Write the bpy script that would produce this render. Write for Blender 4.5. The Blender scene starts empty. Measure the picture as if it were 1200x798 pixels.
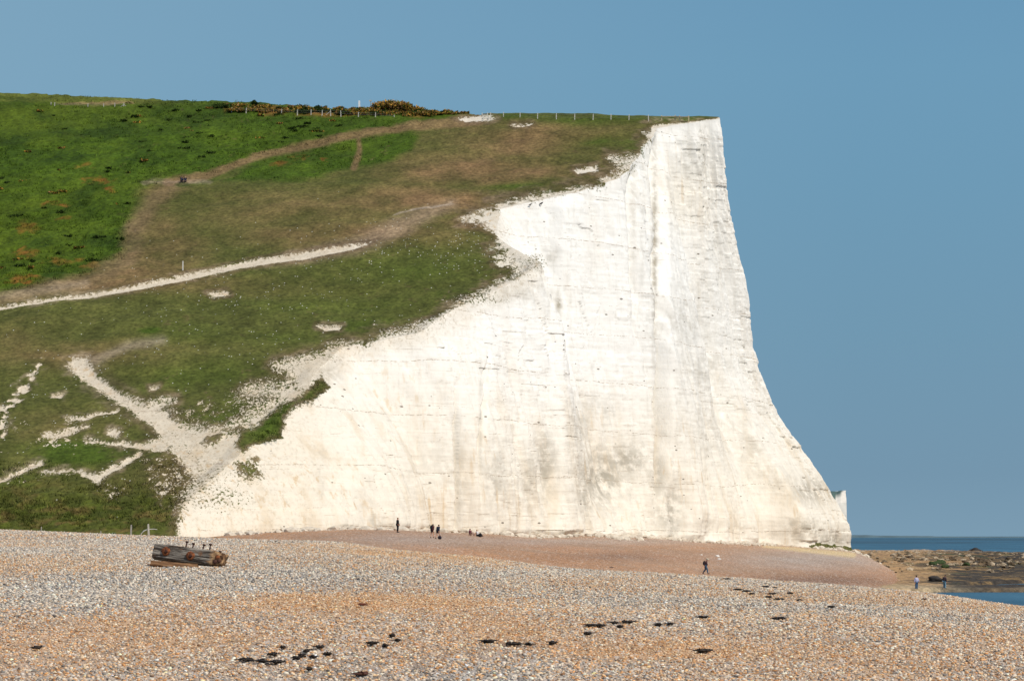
import bpy, bmesh, math, random
import numpy as np
from mathutils import Vector, Matrix

random.seed(7)
RNG = np.random.RandomState(11)
scene = bpy.context.scene
COL = scene.collection

# ------------------------------------------------------------------ camera
FOC = 4000.0                       # focal length in units of a 1200 wide frame
CAMZ = 6.8                         # eye height above the sea (z = 0)
PITCH = math.atan(229.0 / FOC)
CP, SP = math.cos(PITCH), math.sin(PITCH)
cam_data = bpy.data.cameras.new('camera')
cam_data.sensor_width = 36.0
cam_data.lens = FOC / 1200 * 36
cam_data.clip_start = 1.0
cam_data.clip_end = 90000
cam = bpy.data.objects.new('camera', cam_data)
cam.location = (0, 0, CAMZ)
cam.rotation_euler = (math.pi / 2 + PITCH, 0, 0)
COL.objects.link(cam)
scene.camera = cam

def ang(x, y):                     # view direction: X and Z per metre of Y
    x = np.asarray(x, float); y = np.asarray(y, float)
    f = FOC * CP - (399 - y) * SP
    return (x - 600) / f, (FOC * SP + (399 - y) * CP) / f

def pix(X, Y, Z):
    zr = Z - CAMZ
    d = Y * CP + zr * SP
    return 600 + FOC * X / d, 399 - FOC * (zr * CP - Y * SP) / d

# ------------------------------------------------------------------ noise
_T = np.random.RandomState(5).rand(256, 256)
_T3 = np.random.RandomState(6).rand(64, 64, 64)

def vn(x, y, seed=0):
    x = np.asarray(x, float) + seed * 17.31; y = np.asarray(y, float) + seed * 9.77
    xi = np.floor(x).astype(int); yi = np.floor(y).astype(int)
    fx = x - xi; fy = y - yi
    fx = fx * fx * (3 - 2 * fx); fy = fy * fy * (3 - 2 * fy)
    a = _T[xi & 255, yi & 255]; b = _T[(xi + 1) & 255, yi & 255]
    c = _T[xi & 255, (yi + 1) & 255]; d = _T[(xi + 1) & 255, (yi + 1) & 255]
    return (a + (b - a) * fx) * (1 - fy) + (c + (d - c) * fx) * fy

def fbm(x, y, oct=4, seed=0, rough=.5):
    s = 0; a = 1; t = 0
    for i in range(oct):
        s = s + a * vn(x * 2 ** i, y * 2 ** i, seed + i * 3); t += a; a *= rough
    return s / t * 2 - 1           # -1 .. 1

def sstep(a, b, x):
    t = np.clip((x - a) / (b - a), 0, 1)
    return t * t * (3 - 2 * t)

def mixv(a, b, f):
    f = np.asarray(f)[..., None]
    return a * (1 - f) + np.asarray(b, float) * f

def sdpoly(P, x, y, ky=1.0):       # signed distance to a polygon, positive inside
    P = np.array(P, float); n = len(P)
    d = np.full(x.shape, 1e9); ins = np.zeros(x.shape, bool)
    for i in range(n):
        x0, y0 = P[i]; x1, y1 = P[(i + 1) % n]
        ex, ey = x1 - x0, (y1 - y0) * ky
        wx, wy = x - x0, (y - y0) * ky
        h = np.clip((wx * ex + wy * ey) / (ex * ex + ey * ey + 1e-9), 0, 1)
        d = np.minimum(d, (wx - ex * h) ** 2 + (wy - ey * h) ** 2)
        if y0 != y1:
            c = ((y0 > y) != (y1 > y)) & (x < (x1 - x0) * (y - y0) / (y1 - y0) + x0)
            ins ^= c
    return np.where(ins, 1, -1) * np.sqrt(d)

def path(P, x, y):                 # points (x, y, half width); returns width minus distance
    best = np.full(x.shape, -1e9)
    for i in range(len(P) - 1):
        x0, y0, w0 = P[i]; x1, y1, w1 = P[i + 1]
        ex, ey = x1 - x0, y1 - y0
        h = np.clip(((x - x0) * ex + (y - y0) * ey) / (ex * ex + ey * ey + 1e-9), 0, 1)
        d = np.hypot(x - x0 - ex * h, y - y0 - ey * h)
        best = np.maximum(best, w0 + (w1 - w0) * h - d)
    return best

def blob(x, y, cx, cy, rx, ry):
    return np.exp(-(((x - cx) / rx) ** 2 + ((y - cy) / ry) ** 2))

# ------------------------------------------------------------------ object helpers
def tag(o, label=None, cat=None, group=None, kind=None):
    if label: o['label'] = label
    if cat: o['category'] = cat
    if group: o['group'] = group
    if kind: o['kind'] = kind
    return o

def link(name, mesh, mat=None, parent=None):
    o = bpy.data.objects.new(name, mesh)
    COL.objects.link(o)
    if mat is not None:
        mesh.materials.clear(); mesh.materials.append(mat)
    if parent is not None: o.parent = parent
    return o

def empty(name, loc, rz=0, label=None, cat=None, group=None):
    o = bpy.data.objects.new(name, None)
    o.empty_display_size = .2
    o.location = loc; o.rotation_euler = (0, 0, rz)
    COL.objects.link(o)
    return tag(o, label, cat, group)

def np_mesh(name, V, Fc, smooth=True, k=None):
    """V (n,3), Fc (m,k)"""
    me = bpy.data.meshes.new(name)
    V = np.ascontiguousarray(V, dtype=np.float32); Fc = np.ascontiguousarray(Fc, dtype=np.int32)
    m, k = Fc.shape
    me.vertices.add(len(V)); me.vertices.foreach_set('co', V.ravel())
    me.loops.add(m * k); me.loops.foreach_set('vertex_index', Fc.ravel())
    me.polygons.add(m)
    me.polygons.foreach_set('loop_start', np.arange(0, m * k, k, dtype=np.int32))
    me.polygons.foreach_set('loop_total', np.full(m, k, dtype=np.int32))
    me.polygons.foreach_set('use_smooth', np.full(m, smooth))
    me.update(calc_edges=True)
    return me

def grid_mesh(name, X, Y, Z, flip=False):
    r, c = X.shape
    V = np.stack([X, Y, Z], -1).reshape(-1, 3)
    i = (np.arange(r - 1)[:, None] * c + np.arange(c - 1)[None, :]).ravel()
    Fc = np.stack([i, i + 1, i + c + 1, i + c], 1)
    if flip: Fc = Fc[:, ::-1]
    return np_mesh(name, V, Fc)

def attr_col(me, name, rgb):
    a = me.attributes.new(name, 'FLOAT_COLOR', 'POINT')
    rgb = rgb.reshape(-1, 3)
    a.data.foreach_set('color', np.concatenate([rgb, np.ones((len(rgb), 1))], 1).astype(np.float32).ravel())

def attr_f(me, name, v):
    a = me.attributes.new(name, 'FLOAT', 'POINT')
    a.data.foreach_set('value', np.asarray(v, np.float32).ravel())

# ------------------------------------------------------------------ material helper
class NT:
    def __init__(s, name):
        s.m = bpy.data.materials.new(name); s.m.use_nodes = True
        s.t = s.m.node_tree; s.t.nodes.clear()
        s.out = s.t.nodes.new('ShaderNodeOutputMaterial')
        s.b = s.t.nodes.new('ShaderNodeBsdfPrincipled')
        s.t.links.new(s.b.outputs[0], s.out.inputs[0])
        s.b.inputs['Specular IOR Level'].default_value = .25
        s.b.inputs['Roughness'].default_value = .85
    def n(s, t, **kw):
        nd = s.t.nodes.new(t)
        for k, v in kw.items(): setattr(nd, k, v)
        return nd
    def put(s, inp, v):
        if isinstance(v, bpy.types.NodeSocket): s.t.links.new(v, inp)
        elif isinstance(v, (tuple, list)) and len(v) == 3 and inp.type == 'RGBA': inp.default_value = (*v, 1)
        else: inp.default_value = v
    def pos(s, scale=(1, 1, 1)):
        g = s.n('ShaderNodeNewGeometry')
        m = s.n('ShaderNodeVectorMath', operation='MULTIPLY')
        s.t.links.new(g.outputs['Position'], m.inputs[0]); m.inputs[1].default_value = scale
        return m.outputs[0]
    def obj(s, scale=(1, 1, 1)):
        g = s.n('ShaderNodeTexCoord')
        m = s.n('ShaderNodeVectorMath', operation='MULTIPLY')
        s.t.links.new(g.outputs['Object'], m.inputs[0]); m.inputs[1].default_value = scale
        return m.outputs[0]
    def noise(s, vec, scale=1, detail=4, rough=.55, dist=0):
        nd = s.n('ShaderNodeTexNoise')
        s.t.links.new(vec, nd.inputs['Vector'])
        nd.inputs['Scale'].default_value = scale; nd.inputs['Detail'].default_value = detail
        nd.inputs['Roughness'].default_value = rough; nd.inputs['Distortion'].default_value = dist
        return nd.outputs[0]
    def math(s, op, a, b=0.0, c=None, clamp=False):
        nd = s.n('ShaderNodeMath', operation=op); nd.use_clamp = clamp
        s.put(nd.inputs[0], a); s.put(nd.inputs[1], b)
        if c is not None: s.put(nd.inputs[2], c)
        return nd.outputs[0]
    def rng(s, v, a, b, c=0.0, d=1.0, smooth=True):
        nd = s.n('ShaderNodeMapRange'); nd.interpolation_type = 'SMOOTHSTEP' if smooth else 'LINEAR'
        s.put(nd.inputs[0], v)
        for i, q in enumerate((a, b, c, d)): s.put(nd.inputs[i + 1], q)
        return nd.outputs[0]
    def mix(s, f, a, b, mode='MIX'):
        nd = s.n('ShaderNodeMix', data_type='RGBA', blend_type=mode)
        s.put(nd.inputs[0], f); s.put(nd.inputs[6], a); s.put(nd.inputs[7], b)
        return nd.outputs[2]
    def scale(s, col, f):
        nd = s.n('ShaderNodeVectorMath', operation='SCALE')
        s.put(nd.inputs[0], col); s.put(nd.inputs['Scale'], f)
        return nd.outputs[0]
    def attr(s, name, fac=False):
        nd = s.n('ShaderNodeAttribute'); nd.attribute_name = name
        return nd.outputs['Fac'] if fac else nd.outputs['Color']
    def bump(s, h, strength=.3, dist=.1):
        nd = s.n('ShaderNodeBump'); nd.inputs['Strength'].default_value = strength
        nd.inputs['Distance'].default_value = dist
        s.put(nd.inputs['Height'], h); s.t.links.new(nd.outputs[0], s.b.inputs['Normal'])
    def done(s, col, rough=None):
        s.put(s.b.inputs['Base Color'], col)
        if rough is not None: s.put(s.b.inputs['Roughness'], rough)
        return s.m

def simple(name, col, rough=.8, var=.25, sc=8.0, metal=0.0, bump=.2):
    n = NT(name)
    v = n.noise(n.obj(), sc, 4)
    c = n.scale(tuple(col), n.rng(v, .25, .75, 1 - var, 1 + var, False))
    if bump: n.bump(v, bump, .02)
    n.b.inputs['Metallic'].default_value = metal
    return n.done(c, rough)

def srgb(r, g, b):
    c = np.array([r, g, b]) / 255.0
    return tuple(np.where(c <= .04045, c / 12.92, ((c + .055) / 1.055) ** 2.4))

# ------------------------------------------------------------------ light and sky
SUNV = Vector((.64, -.52, .90)).normalized()
EL = math.asin(SUNV.z); AZ = math.atan2(SUNV.x, SUNV.y)
sd = bpy.data.lights.new('sun', 'SUN'); sd.energy = 3.7; sd.angle = math.radians(.53); sd.color = (1, .945, .85)
sun = bpy.data.objects.new('sun', sd); COL.objects.link(sun)
sun.rotation_euler = SUNV.to_track_quat('Z', 'Y').to_euler()
sun.location = (60, -60, 120)

w = bpy.data.worlds.new('World'); scene.world = w; w.use_nodes = True
wt = w.node_tree; wt.nodes.clear()
wo = wt.nodes.new('ShaderNodeOutputWorld'); bg = wt.nodes.new('ShaderNodeBackground')
sky = wt.nodes.new('ShaderNodeTexSky'); sky.sky_type = 'NISHITA'; sky.sun_disc = False
sky.sun_elevation = EL; sky.sun_rotation = AZ
sky.dust_density = .6; sky.ozone_density = 1.6
tc = wt.nodes.new('ShaderNodeTexCoord'); sx = wt.nodes.new('ShaderNodeSeparateXYZ')
wt.links.new(tc.outputs['Generated'], sx.inputs[0])
rp = wt.nodes.new('ShaderNodeValToRGB')       # low sky of the photograph, by elevation
mr = wt.nodes.new('ShaderNodeMapRange'); mr.inputs[1].default_value = -.005; mr.inputs[2].default_value = .16
wt.links.new(sx.outputs[2], mr.inputs[0]); wt.links.new(mr.outputs[0], rp.inputs[0])
stops = [(0, srgb(126, 157, 178)), (.14, srgb(117, 150, 173)), (.38, srgb(113, 152, 177)), (.65, srgb(110, 154, 182)), (.85, srgb(109, 155, 185)), (1, srgb(106, 152, 184))]
els = rp.color_ramp.elements
els[0].position = 0; els[0].color = (*stops[0][1], 1); els[1].position = 1; els[1].color = (*stops[-1][1], 1)
for p, c in stops[1:-1]:
    e = els.new(p); e.color = (*c, 1)
mx = wt.nodes.new('ShaderNodeMix'); mx.data_type = 'RGBA'      # paler toward the left (north)
m2 = wt.nodes.new('ShaderNodeMapRange'); m2.inputs[1].default_value = .10; m2.inputs[2].default_value = -.15
m2.inputs[3].default_value = 0; m2.inputs[4].default_value = .62
wt.links.new(sx.outputs[0], m2.inputs[0]); wt.links.new(m2.outputs[0], mx.inputs[0])
wt.links.new(rp.outputs[0], mx.inputs[6]); mx.inputs[7].default_value = (*srgb(134, 170, 193), 1)
sc_ = wt.nodes.new('ShaderNodeVectorMath'); sc_.operation = 'SCALE'; sc_.inputs['Scale'].default_value = .11
wt.links.new(sky.outputs[0], sc_.inputs[0])
m3 = wt.nodes.new('ShaderNodeMapRange'); m3.inputs[1].default_value = .17; m3.inputs[2].default_value = .45
wt.links.new(sx.outputs[2], m3.inputs[0])
mz = wt.nodes.new('ShaderNodeMix'); mz.data_type = 'RGBA'
wt.links.new(m3.outputs[0], mz.inputs[0]); wt.links.new(mx.outputs[2], mz.inputs[6]); wt.links.new(sc_.outputs[0], mz.inputs[7])
wt.links.new(mz.outputs[2], bg.inputs[0]); bg.inputs[1].default_value = 1.0
wt.links.new(bg.outputs[0], wo.inputs[0])

scene.view_settings.view_transform = 'Standard'
scene.view_settings.look = 'None'
scene.view_settings.exposure = 0
scene.cycles.max_bounces = 6
scene.cycles.use_denoising = True

# ------------------------------------------------------------------ beach height
def table(cols, rows, q):
    """q: image drop below the horizon by column and distance -> height function"""
    cols = np.array(cols, float); rows = np.array(rows, float); q = np.array(q, float)
    zt = -q * rows[None, :] / FOC
    # resample finely and smooth
    cx = np.linspace(cols[0], cols[-1], 161); rl = np.linspace(math.log(rows[0]), math.log(rows[-1]), 161)
    tmp = np.array([np.interp(rl, np.log(rows), zt[i]) for i in range(len(cols))])
    full = np.array([np.interp(cx, cols, tmp[:, j]) for j in range(161)]).T
    k = np.array([1, 2, 3, 2, 1.]); k /= k.sum()
    for ax in (0, 1):
        for _ in range(2):
            pad = [(0, 0), (0, 0)]; pad[ax] = (2, 2)
            e = np.pad(full, pad, 'edge')
            full = sum(k[i] * np.take(e, range(i, i + 161), ax) for i in range(5))
    def f(px, D):
        u = np.clip((np.asarray(px, float) - cols[0]) / (cols[-1] - cols[0]) * 160, 0, 159.999)
        v = np.clip((np.log(np.maximum(D, 1)) - rl[0]) / (rl[-1] - rl[0]) * 160, 0, 159.999)
        ui = u.astype(int); vi = v.astype(int); fu = u - ui; fv = v - vi
        return CAMZ + (full[ui, vi] * (1 - fu) * (1 - fv) + full[ui + 1, vi] * fu * (1 - fv)
                       + full[ui, vi + 1] * (1 - fu) * fv + full[ui + 1, vi + 1] * fu * fv)
    return f

def q_from_z(rows, z): return [-zz * FOC / r for zz, r in zip(z, rows)]
NR = [30, 42, 55, 80, 111, 140, 170, 200, 250, 300, 400, 520]
NZ = {
 -300: [-2.7, -2.5, -2.3, -1.6, -1.03, -.7, -.4, -.1, .2, .4, .75, .9],
 0:   [-2.7, -2.5, -2.34, -1.6, -1.03, -.75, -.5, -.25, .1, .35, .75, .9],
 400: [-2.7, -2.5, -2.34, -1.65, -1.13, -.9, -.66, -.50, -.5, -.55, -1.0, -2],
 560: [-2.7, -2.5, -2.34, -1.75, -1.35, -1.15, -1.02, -1.25, -2.2, -3.2, -5, -7],
 660: [-2.7, -2.5, -2.34, -1.88, -1.65, -1.55, -1.57, -2.0, -3.2, -4.4, -6.5, -9],
 827: [-2.7, -2.5, -2.34, -2.05, -1.9, -1.84, -1.96, -2.6, -4.2, -5.8, -8.5, -11],
 1000: [-2.75, -2.55, -2.38, -2.15, -2.1, -2.12, -2.45, -3.3, -5.3, -7.3, -10, -13],
 1100: [-2.8, -2.6, -2.4, -2.24, -2.26, -2.38, -2.85, -4.0, -6.3, -8.4, -11, -14],
 1200: [-2.85, -2.62, -2.42, -2.32, -2.5, -2.87, -3.7, -5.2, -8, -9.5, -12, -14],
 1500: [-3.0, -2.8, -2.6, -2.7, -3.2, -4.0, -5.4, -7.2, -9.5, -10.5, -12, -14]}
zN = table(list(NZ), NR, [q_from_z(NR, v) for v in NZ.values()])
MR = [200, 300, 350, 400, 450, 500, 550, 600, 650, 700, 800, 1000]
MZ = {
 -300: [-9, -9, -9, -6, -2, .7, .9, .9, .9, .9, .9, .9],
 400: [-1.2, -.7, -.35, .2, .7, .8, .8, .8, .8, .8, .8, .8],
 470: [-1.6, -1.1, -.55, .45, .75, .8, .8, .8, .8, .8, .8, .8],
 510: [-1.9, -1.3, -.62, -.22, .35, .65, .8, .8, .8, .8, .8, .8],
 560: [-2.3, -1.9, -1.2, -.65, -.1, .25, .45, .5, .5, .5, .5, .5],
 660: [-3.6, -2.8, -2.4, -1.9, -1.3, -.7, -.1, .1, .1, .1, .1, .1],
 760: [-5, -4, -3.5, -2.9, -2.3, -1.6, -.95, -.25, -.1, 0, 0, 0],
 827: [-6, -5.1, -4.75, -4.3, -3.5, -2.75, -2.0, -1.35, -.8, -.6, -.5, -.5],
 900: [-7, -6.1, -5.5, -4.9, -4.2, -3.5, -2.85, -2.2, -1.55, -1.3, -1, -1],
 960: [-7.6, -6.8, -6.1, -5.6, -4.9, -4.2, -3.6, -3.0, -2.45, -2.1, -1.9, -1.9],
 1000: [-8, -7.2, -6.6, -6.1, -5.5, -4.8, -4.1, -3.6, -3.1, -2.8, -3, -4],
 1030: [-8.2, -7.4, -7.0, -6.3, -5.9, -5.4, -5.0, -4.8, -4.9, -5.6, -7, -8],
 1050: [-8.4, -8, -7.6, -6.6, -6.3, -6.4, -6.6, -7, -7.5, -8, -9, -9],
 1200: [-9.5] * 12}
zM = table(list(MZ), MR, [q_from_z(MR, v) for v in MZ.values()])

def beach_z(X, Y):
    Y = np.maximum(Y, 20.0)
    px = 600 + 3993 * X / Y
    n = zN(px, Y) ; m = zM(px, Y)
    n = n + fbm(X / 9, Y / 14, 3, 3) * .10 * sstep(30, 60, Y) * (1 - sstep(150, 200, Y)) + fbm(X / 2.5, Y / 2.5, 3, 8) * .035
    m = m + fbm(X / 14, Y / 20, 3, 5) * .26 + .75 * np.exp(-((px - 688 + (Y - 560) * .3) / 26) ** 2) * sstep(520, 560, Y) + fbm(X / 3.5, Y / 3.5, 2, 9) * .03
    m = np.where(Y < 210, -9, m)
    return np.maximum(n, m)

def hit(x, y, fn=beach_z, d0=40, d1=1500, k=900):
    """first point of a height function along the line of sight through a pixel of the photograph"""
    tx, tz = ang(x, y)
    D = np.exp(np.linspace(math.log(d0), math.log(d1), k))
    z = CAMZ + tz * D; g = fn(tx * D, D)
    b = np.nonzero(z <= g)[0]
    if len(b) == 0: i = k - 1
    else: i = b[0]
    return Vector((float(tx * D[i]), float(D[i]), float(g[i])))

# ------------------------------------------------------------------ hill height
SKY = np.array([(-600, 92), (-200, 101), (0, 107), (100, 111.5), (160, 115), (250, 117.5), (300, 121), (340, 123), (400, 127), (450, 129), (500, 131), (550, 132.5), (620, 133.5), (700, 134), (780, 135), (840, 136), (1000, 137)], float)
SKT = ang(SKY[:, 0], SKY[:, 1])[1]
def hill_z(X, Y, detail=True):
    Y = np.maximum(Y, 300.0); tx = X / Y
    px = 600 + 3980 * tx
    tp = .338 - 145.2 / Y + .04 * tx
    tp = tp + (fbm(X / 60, Y / 60, 2, 21) * 1.6) / Y
    ts = np.interp(px, SKY[:, 0], SKT)
    Ds = 145.2 / (.338 + .04 * tx - ts)
    ts = ts - .00016 * np.maximum(Y - Ds - 6, 0) + 0.00002 * np.minimum(Y - Ds - 6, 0)
    k = .0009                                       # soft minimum of the slope and the crest
    tt = np.where((tp - ts) / k < -40, tp, ts - k * np.log1p(np.exp(-np.clip((tp - ts) / k, -40, 60))))
    return CAMZ + tt * Y

def hit_hill(x, y):
    return hit(x, y, hill_z, 425, 900, 2400)
# ------------------------------------------------------------------ painting the ground cover (values anchored to the surface)
GREEN = np.array([.048, .084, .007]); OLIVE = np.array([.098, .098, .030]); DKGREEN = np.array([.024, .046, .005])
BROWN = np.array([.180, .112, .050]); GORSE = np.array([.22, .10, .03]); TURF = np.array([.090, .094, .023])

BRIGHT = [(-700, 352), (-700, 60), (900, 60), (560, 139), (478, 151), (400, 163), (300, 186), (236, 208), (196, 210), (168, 226), (152, 262), (148, 300), (108, 322), (0, 346)]
ISLE = [(262, 213), (300, 190), (400, 166), (478, 153), (489, 160), (480, 176), (440, 192), (410, 197), (370, 209), (310, 211)]
CHALK = [(203, 640), (212, 600), (222, 570), (243, 560), (225, 540), (196, 512), (152, 480), (112, 454), (80, 430), (84, 421), (104, 421), (106, 434),
         (126, 450), (150, 464), (172, 474), (178, 470), (200, 466), (204, 468), (190, 477), (198, 482), (208, 488), (212, 494), (230, 500), (250, 502), (268, 498), (300, 482), (290, 480), (330, 468), (322, 462), (286, 460), (296, 452),
         (330, 450), (345, 442), (336, 436), (322, 428), (350, 420), (382, 414), (384, 405), (402, 400), (425, 402), (440, 392), (480, 385), (508, 374), (535, 358), (556, 352),
         (580, 335), (600, 326), (612, 318), (600, 305), (580, 305), (592, 298), (590, 292), (572, 292), (588, 284), (580, 270), (560, 262), (540, 258), (560, 250), (580, 246), (574, 242), (596, 236), (640, 228), (676, 222),
         (706, 220), (704, 210), (716, 207), (735, 202), (724, 192), (716, 186), (736, 188), (752, 181), (757, 168), (755, 160), (768, 150), (766, 147),
         (800, 145), (812, 143), (826, 140), (846, 137), (1100, 130), (1100, 720), (203, 700)]
GR_ON = [  # grass growing on the chalk
    [(278, 520), (284, 506), (300, 502), (318, 484), (334, 474), (352, 466), (368, 452), (376, 444), (384, 454), (366, 468), (345, 476), (330, 492), (328, 512), (310, 516), (296, 520), (284, 528)],
    [(196, 482), (214, 476), (250, 470), (290, 466), (318, 470), (292, 484), (268, 499), (248, 500), (226, 498), (208, 492)],
    [(276, 540), (300, 538), (306, 556), (290, 566), (280, 552)],
    [(238, 516), (262, 506), (296, 496), (300, 502), (270, 512), (250, 520)],
    [(320, 452), (345, 446), (352, 454), (330, 458)],
    [(510, 372), (530, 360), (524, 356), (512, 364)]]
PALE = [  # bare chalk in the turf
    [(370, 381), (402, 380.5), (398, 386), (380, 387)], [(673, 199), (700, 195), (702, 201), (676, 204)],
    [(244, 345), (266, 342), (270, 346), (250, 349)], [(536, 139), (558, 136), (576, 137), (584, 140), (572, 144), (545, 143)],
    [(175, 452), (186, 450), (184, 455), (177, 455)], [(128, 502), (142, 504), (138, 512), (126, 508)], [(580, 308), (601, 302), (600, 308), (586, 312)],
    [(60, 462), (76, 460), (72, 467), (60, 466)], [(600, 147), (624, 146), (620, 148), (604, 149)]]
P_WHITE = [(-300, 398, 2.4), (-40, 367, 2.2), (0, 360.5, 1.9), (60, 352, 1.9), (150, 340, 2.6), (220, 325, 3.4), (300, 307, 3.8), (360, 298, 4), (410, 290, 3.2), (432, 285, .5), (446, 279, -2.5)]
P_DUST = [(300, 309, 2), (360, 299, 6), (415, 288, 9), (450, 274, 10), (500, 252, 7), (530, 240, 3)]
P_TRACK = [(196, 214, 4), (240, 207, 4), (300, 183, 3.0), (400, 161, 3.4), (470, 150, 3.6), (560, 141, 7)]
P_BRANCH = [(420, 160, 1.5), (422, 176, 2.2), (415, 196, 3.6)]
P_LOW1 = [(-20, 572, 4), (20, 553, 2.6), (50, 541, 2)]
P_LOW2 = [(50, 552, .8), (90, 553, 2), (115, 562, 3.5), (140, 547, 4), (163, 530, 2.5)]
P_LOW3 = [(78, 494, 1.5), (100, 490, 2), (138, 482, 1.2)]
P_LOW4 = [(52, 512, 2.8), (75, 507, 3), (104, 500, .8)]
P_LOW5 = [(100, 515, .8), (130, 518, 1.4), (170, 521, 3.5), (190, 520, 8)]
P_DOTS = [(45, 428, 4), (25, 458, 5), (4, 485, 5), (0, 505, 4)]
P_MAIN = [(92, 428, 7), (118, 450, 5), (150, 470, 5), (180, 490, 7), (215, 528, 10), (248, 570, 7)]

def paint(X, Y, Z):
    """returns base colour, chalk value (above .5 is bare chalk), white speck density"""
    x0, y0 = pix(X, Y, Z)
    w1 = fbm(X / 9, Y / 11, 4, 31); w2 = fbm(X / 9, Y / 11 + 40, 4, 37)
    f1 = fbm(X / 1.6, Y / 2.6 + Z / 2.6, 4, 33); f2 = fbm(X / 1.6 + 31, Y / 2.6 + Z / 2.6, 4, 35)
    x = x0 + w1 * 7 + f1 * 3; y = y0 + w2 * 3 + f2 * 1.6
    big = fbm(X / 35, Y / 45, 4, 41); med = fbm(X / 7, Y / 10, 4, 43); fin = fbm(X / 1.3, Y / 2.2, 3, 47)
    C = np.broadcast_to(TURF, X.shape + (3,)).copy()
    # brown trodden turf
    br = np.zeros(X.shape)
    for cx, cy, rx, ry, a in [(640, 165, 110, 20, .95), (560, 200, 130, 22, .9), (720, 180, 60, 18, .45), (500, 235, 120, 16, .9), (330, 250, 150, 28, .45), (190, 290, 50, 40, .75), (400, 275, 130, 16, .75), (90, 332, 120, 12, .95),
                          (180, 225, 40, 14, .7), (90, 420, 90, 16, .55), (560, 262, 60, 12, .7), (250, 335, 120, 12, .55), (130, 405, 120, 10, .4), (20, 400, 60, 30, .3), (150, 320, 80, 14, .8), (660, 205, 60, 14, .6), (600, 143, 60, 6, .6), (110, 560, 120, 30, .25), (200, 555, 50, 34, .5), (60, 500, 90, 30, .25), (230, 340, 200, 10, .5)]:
        br = np.maximum(br, a * blob(x0 + w1 * 20, y0 + w2 * 6, cx, cy, rx, ry))
    br = np.clip(br * (1.0 + .55 * med + .3 * big) + .16 * med + .10 * fin - .02, 0, 1)
    C = mixv(C, BROWN, br)
    gp = np.zeros(X.shape)
    for cx, cy, rx, ry, a in [(705, 168, 60, 14, .8), (630, 220, 70, 7, .9), (740, 180, 25, 20, .8), (400, 345, 200, 30, .45), (500, 320, 110, 28, .5), (230, 395, 90, 20, .35), (180, 385, 12, 4, 1), (420, 380, 60, 12, .8), (540, 345, 50, 8, .8), (600, 140, 80, 5, .9), (700, 139, 150, 7, .7), (325, 395, 80, 14, .4), (250, 440, 90, 18, .5), (100, 530, 70, 16, .9), (40, 560, 80, 14, .5), (100, 600, 130, 20, .6), (170, 205, 20, 4, .2), (330, 486, 55, 36, 1.1), (100, 538, 60, 14, 1.0), (250, 490, 50, 12, .6)]:
        gp = np.maximum(gp, a * blob(x0 + w1 * 14, y0 + w2 * 5, cx, cy, rx, ry))
    gp = np.clip(gp * (1 + .7 * med) + .12 * big, 0, 1)
    C = mixv(C, GREEN * .92, gp * .85)
    # lush upper slope
    bw = np.maximum(sstep(-9 - 14 * sstep(60, 150, x0) * sstep(185, 215, y0), 6 + 8 * sstep(60, 150, x0) * sstep(185, 215, y0), sdpoly(BRIGHT, x + w2 * 14, y + w1 * 4) + f1 * 6 + med * 5), sstep(-6, 4, sdpoly(ISLE, x, y) + f1 * 2))
    lush = mixv(np.broadcast_to(GREEN, C.shape), np.array([.082, .110, .009]), np.clip(.30 + .9 * big + .5 * med, 0, 1) * .7)
    lush = mixv(lush, DKGREEN, sstep(.05, .55, fbm(X / 5, Y / 12, 4, 53) + .25 * fin) * .75 * (1 - .5 * sstep(150, 330, x0)))
    rust = sstep(.42, .62, fbm(X / 8, Y / 14, 3, 57) + .15 * fin)
    rust = np.maximum(rust, 0) * (.55 * (1 - sstep(120, 260, x0)) * sstep(150, 190, y0))
    for cx, cy, rx, ry in [(65, 239, 16, 4), (115, 212, 26, 4), (72, 256, 12, 3), (28, 297, 20, 5), (350, 184, 10, 3), (328, 192, 12, 3.5), (380, 186, 6, 3), (130, 222, 8, 3), (265, 127, 12, 3), (25, 325, 30, 6)]:
        rust = np.maximum(rust, .8 * sstep(.3, .7, blob(x0 + f1 * 11, y0 + f2 * 4, cx, cy, rx, ry)))
    lush = mixv(lush, np.array([.20, .082, .018]), rust * np.clip(.55 + 1.3 * fin, 0, 1))
    # far field at the top left, tan strip behind the fence
    far = sstep(0, 3, 121 - y0 + (x0 * .012)) * (1 - sstep(150, 230, x0))
    lush = mixv(lush, np.array([.145, .150, .030]), far * .6)
    lush = mixv(lush, np.array([.26, .17, .085]), .75 * sstep(0, 1.2, path([(60, 123, .2), (100, 121.5, 1.2), (155, 120.8, 1.2)], x0, y0) + 1))
    lush = mixv(lush, DKGREEN, .6 * sstep(-1, 1, path([(-200, 112, 2), (0, 115, 2.4), (40, 117, 1)], x0, y0)))
    lush = mixv(lush, GORSE * 1.1, .7 * sstep(.0, .5, fbm(X / 5, Y / 9, 3, 61) + .1) * sstep(250, 300, x0) * (1 - sstep(520, 560, x0)) * sstep(0, 2, 134.5 + (x0 - 300) * .012 - y0))
    C = mixv(C, 0, 0); C = C * (1 - bw[..., None]) + lush * bw[..., None]
    # tracks
    C = mixv(C, np.array([.19, .125, .065]), .62 * sstep(-9, 7, path([(215, 214, 5), (180, 235, 9), (158, 268, 11), (150, 302, 12), (100, 330, 8), (0, 352, 6), (-200, 395, 6)], x0 + f1 * 4 + w1 * 6, y0 + f2 * 3)) * (1 + .4 * med))
    tr = np.maximum(sstep(-3.5, 1.5, path(P_TRACK, x0 + f1, y0 + f2)), sstep(-2.5, 1, path(P_BRANCH, x0 + f1, y0 + f2)))
    C = mixv(C, np.array([.190, .122, .058]), tr * .85)
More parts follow.
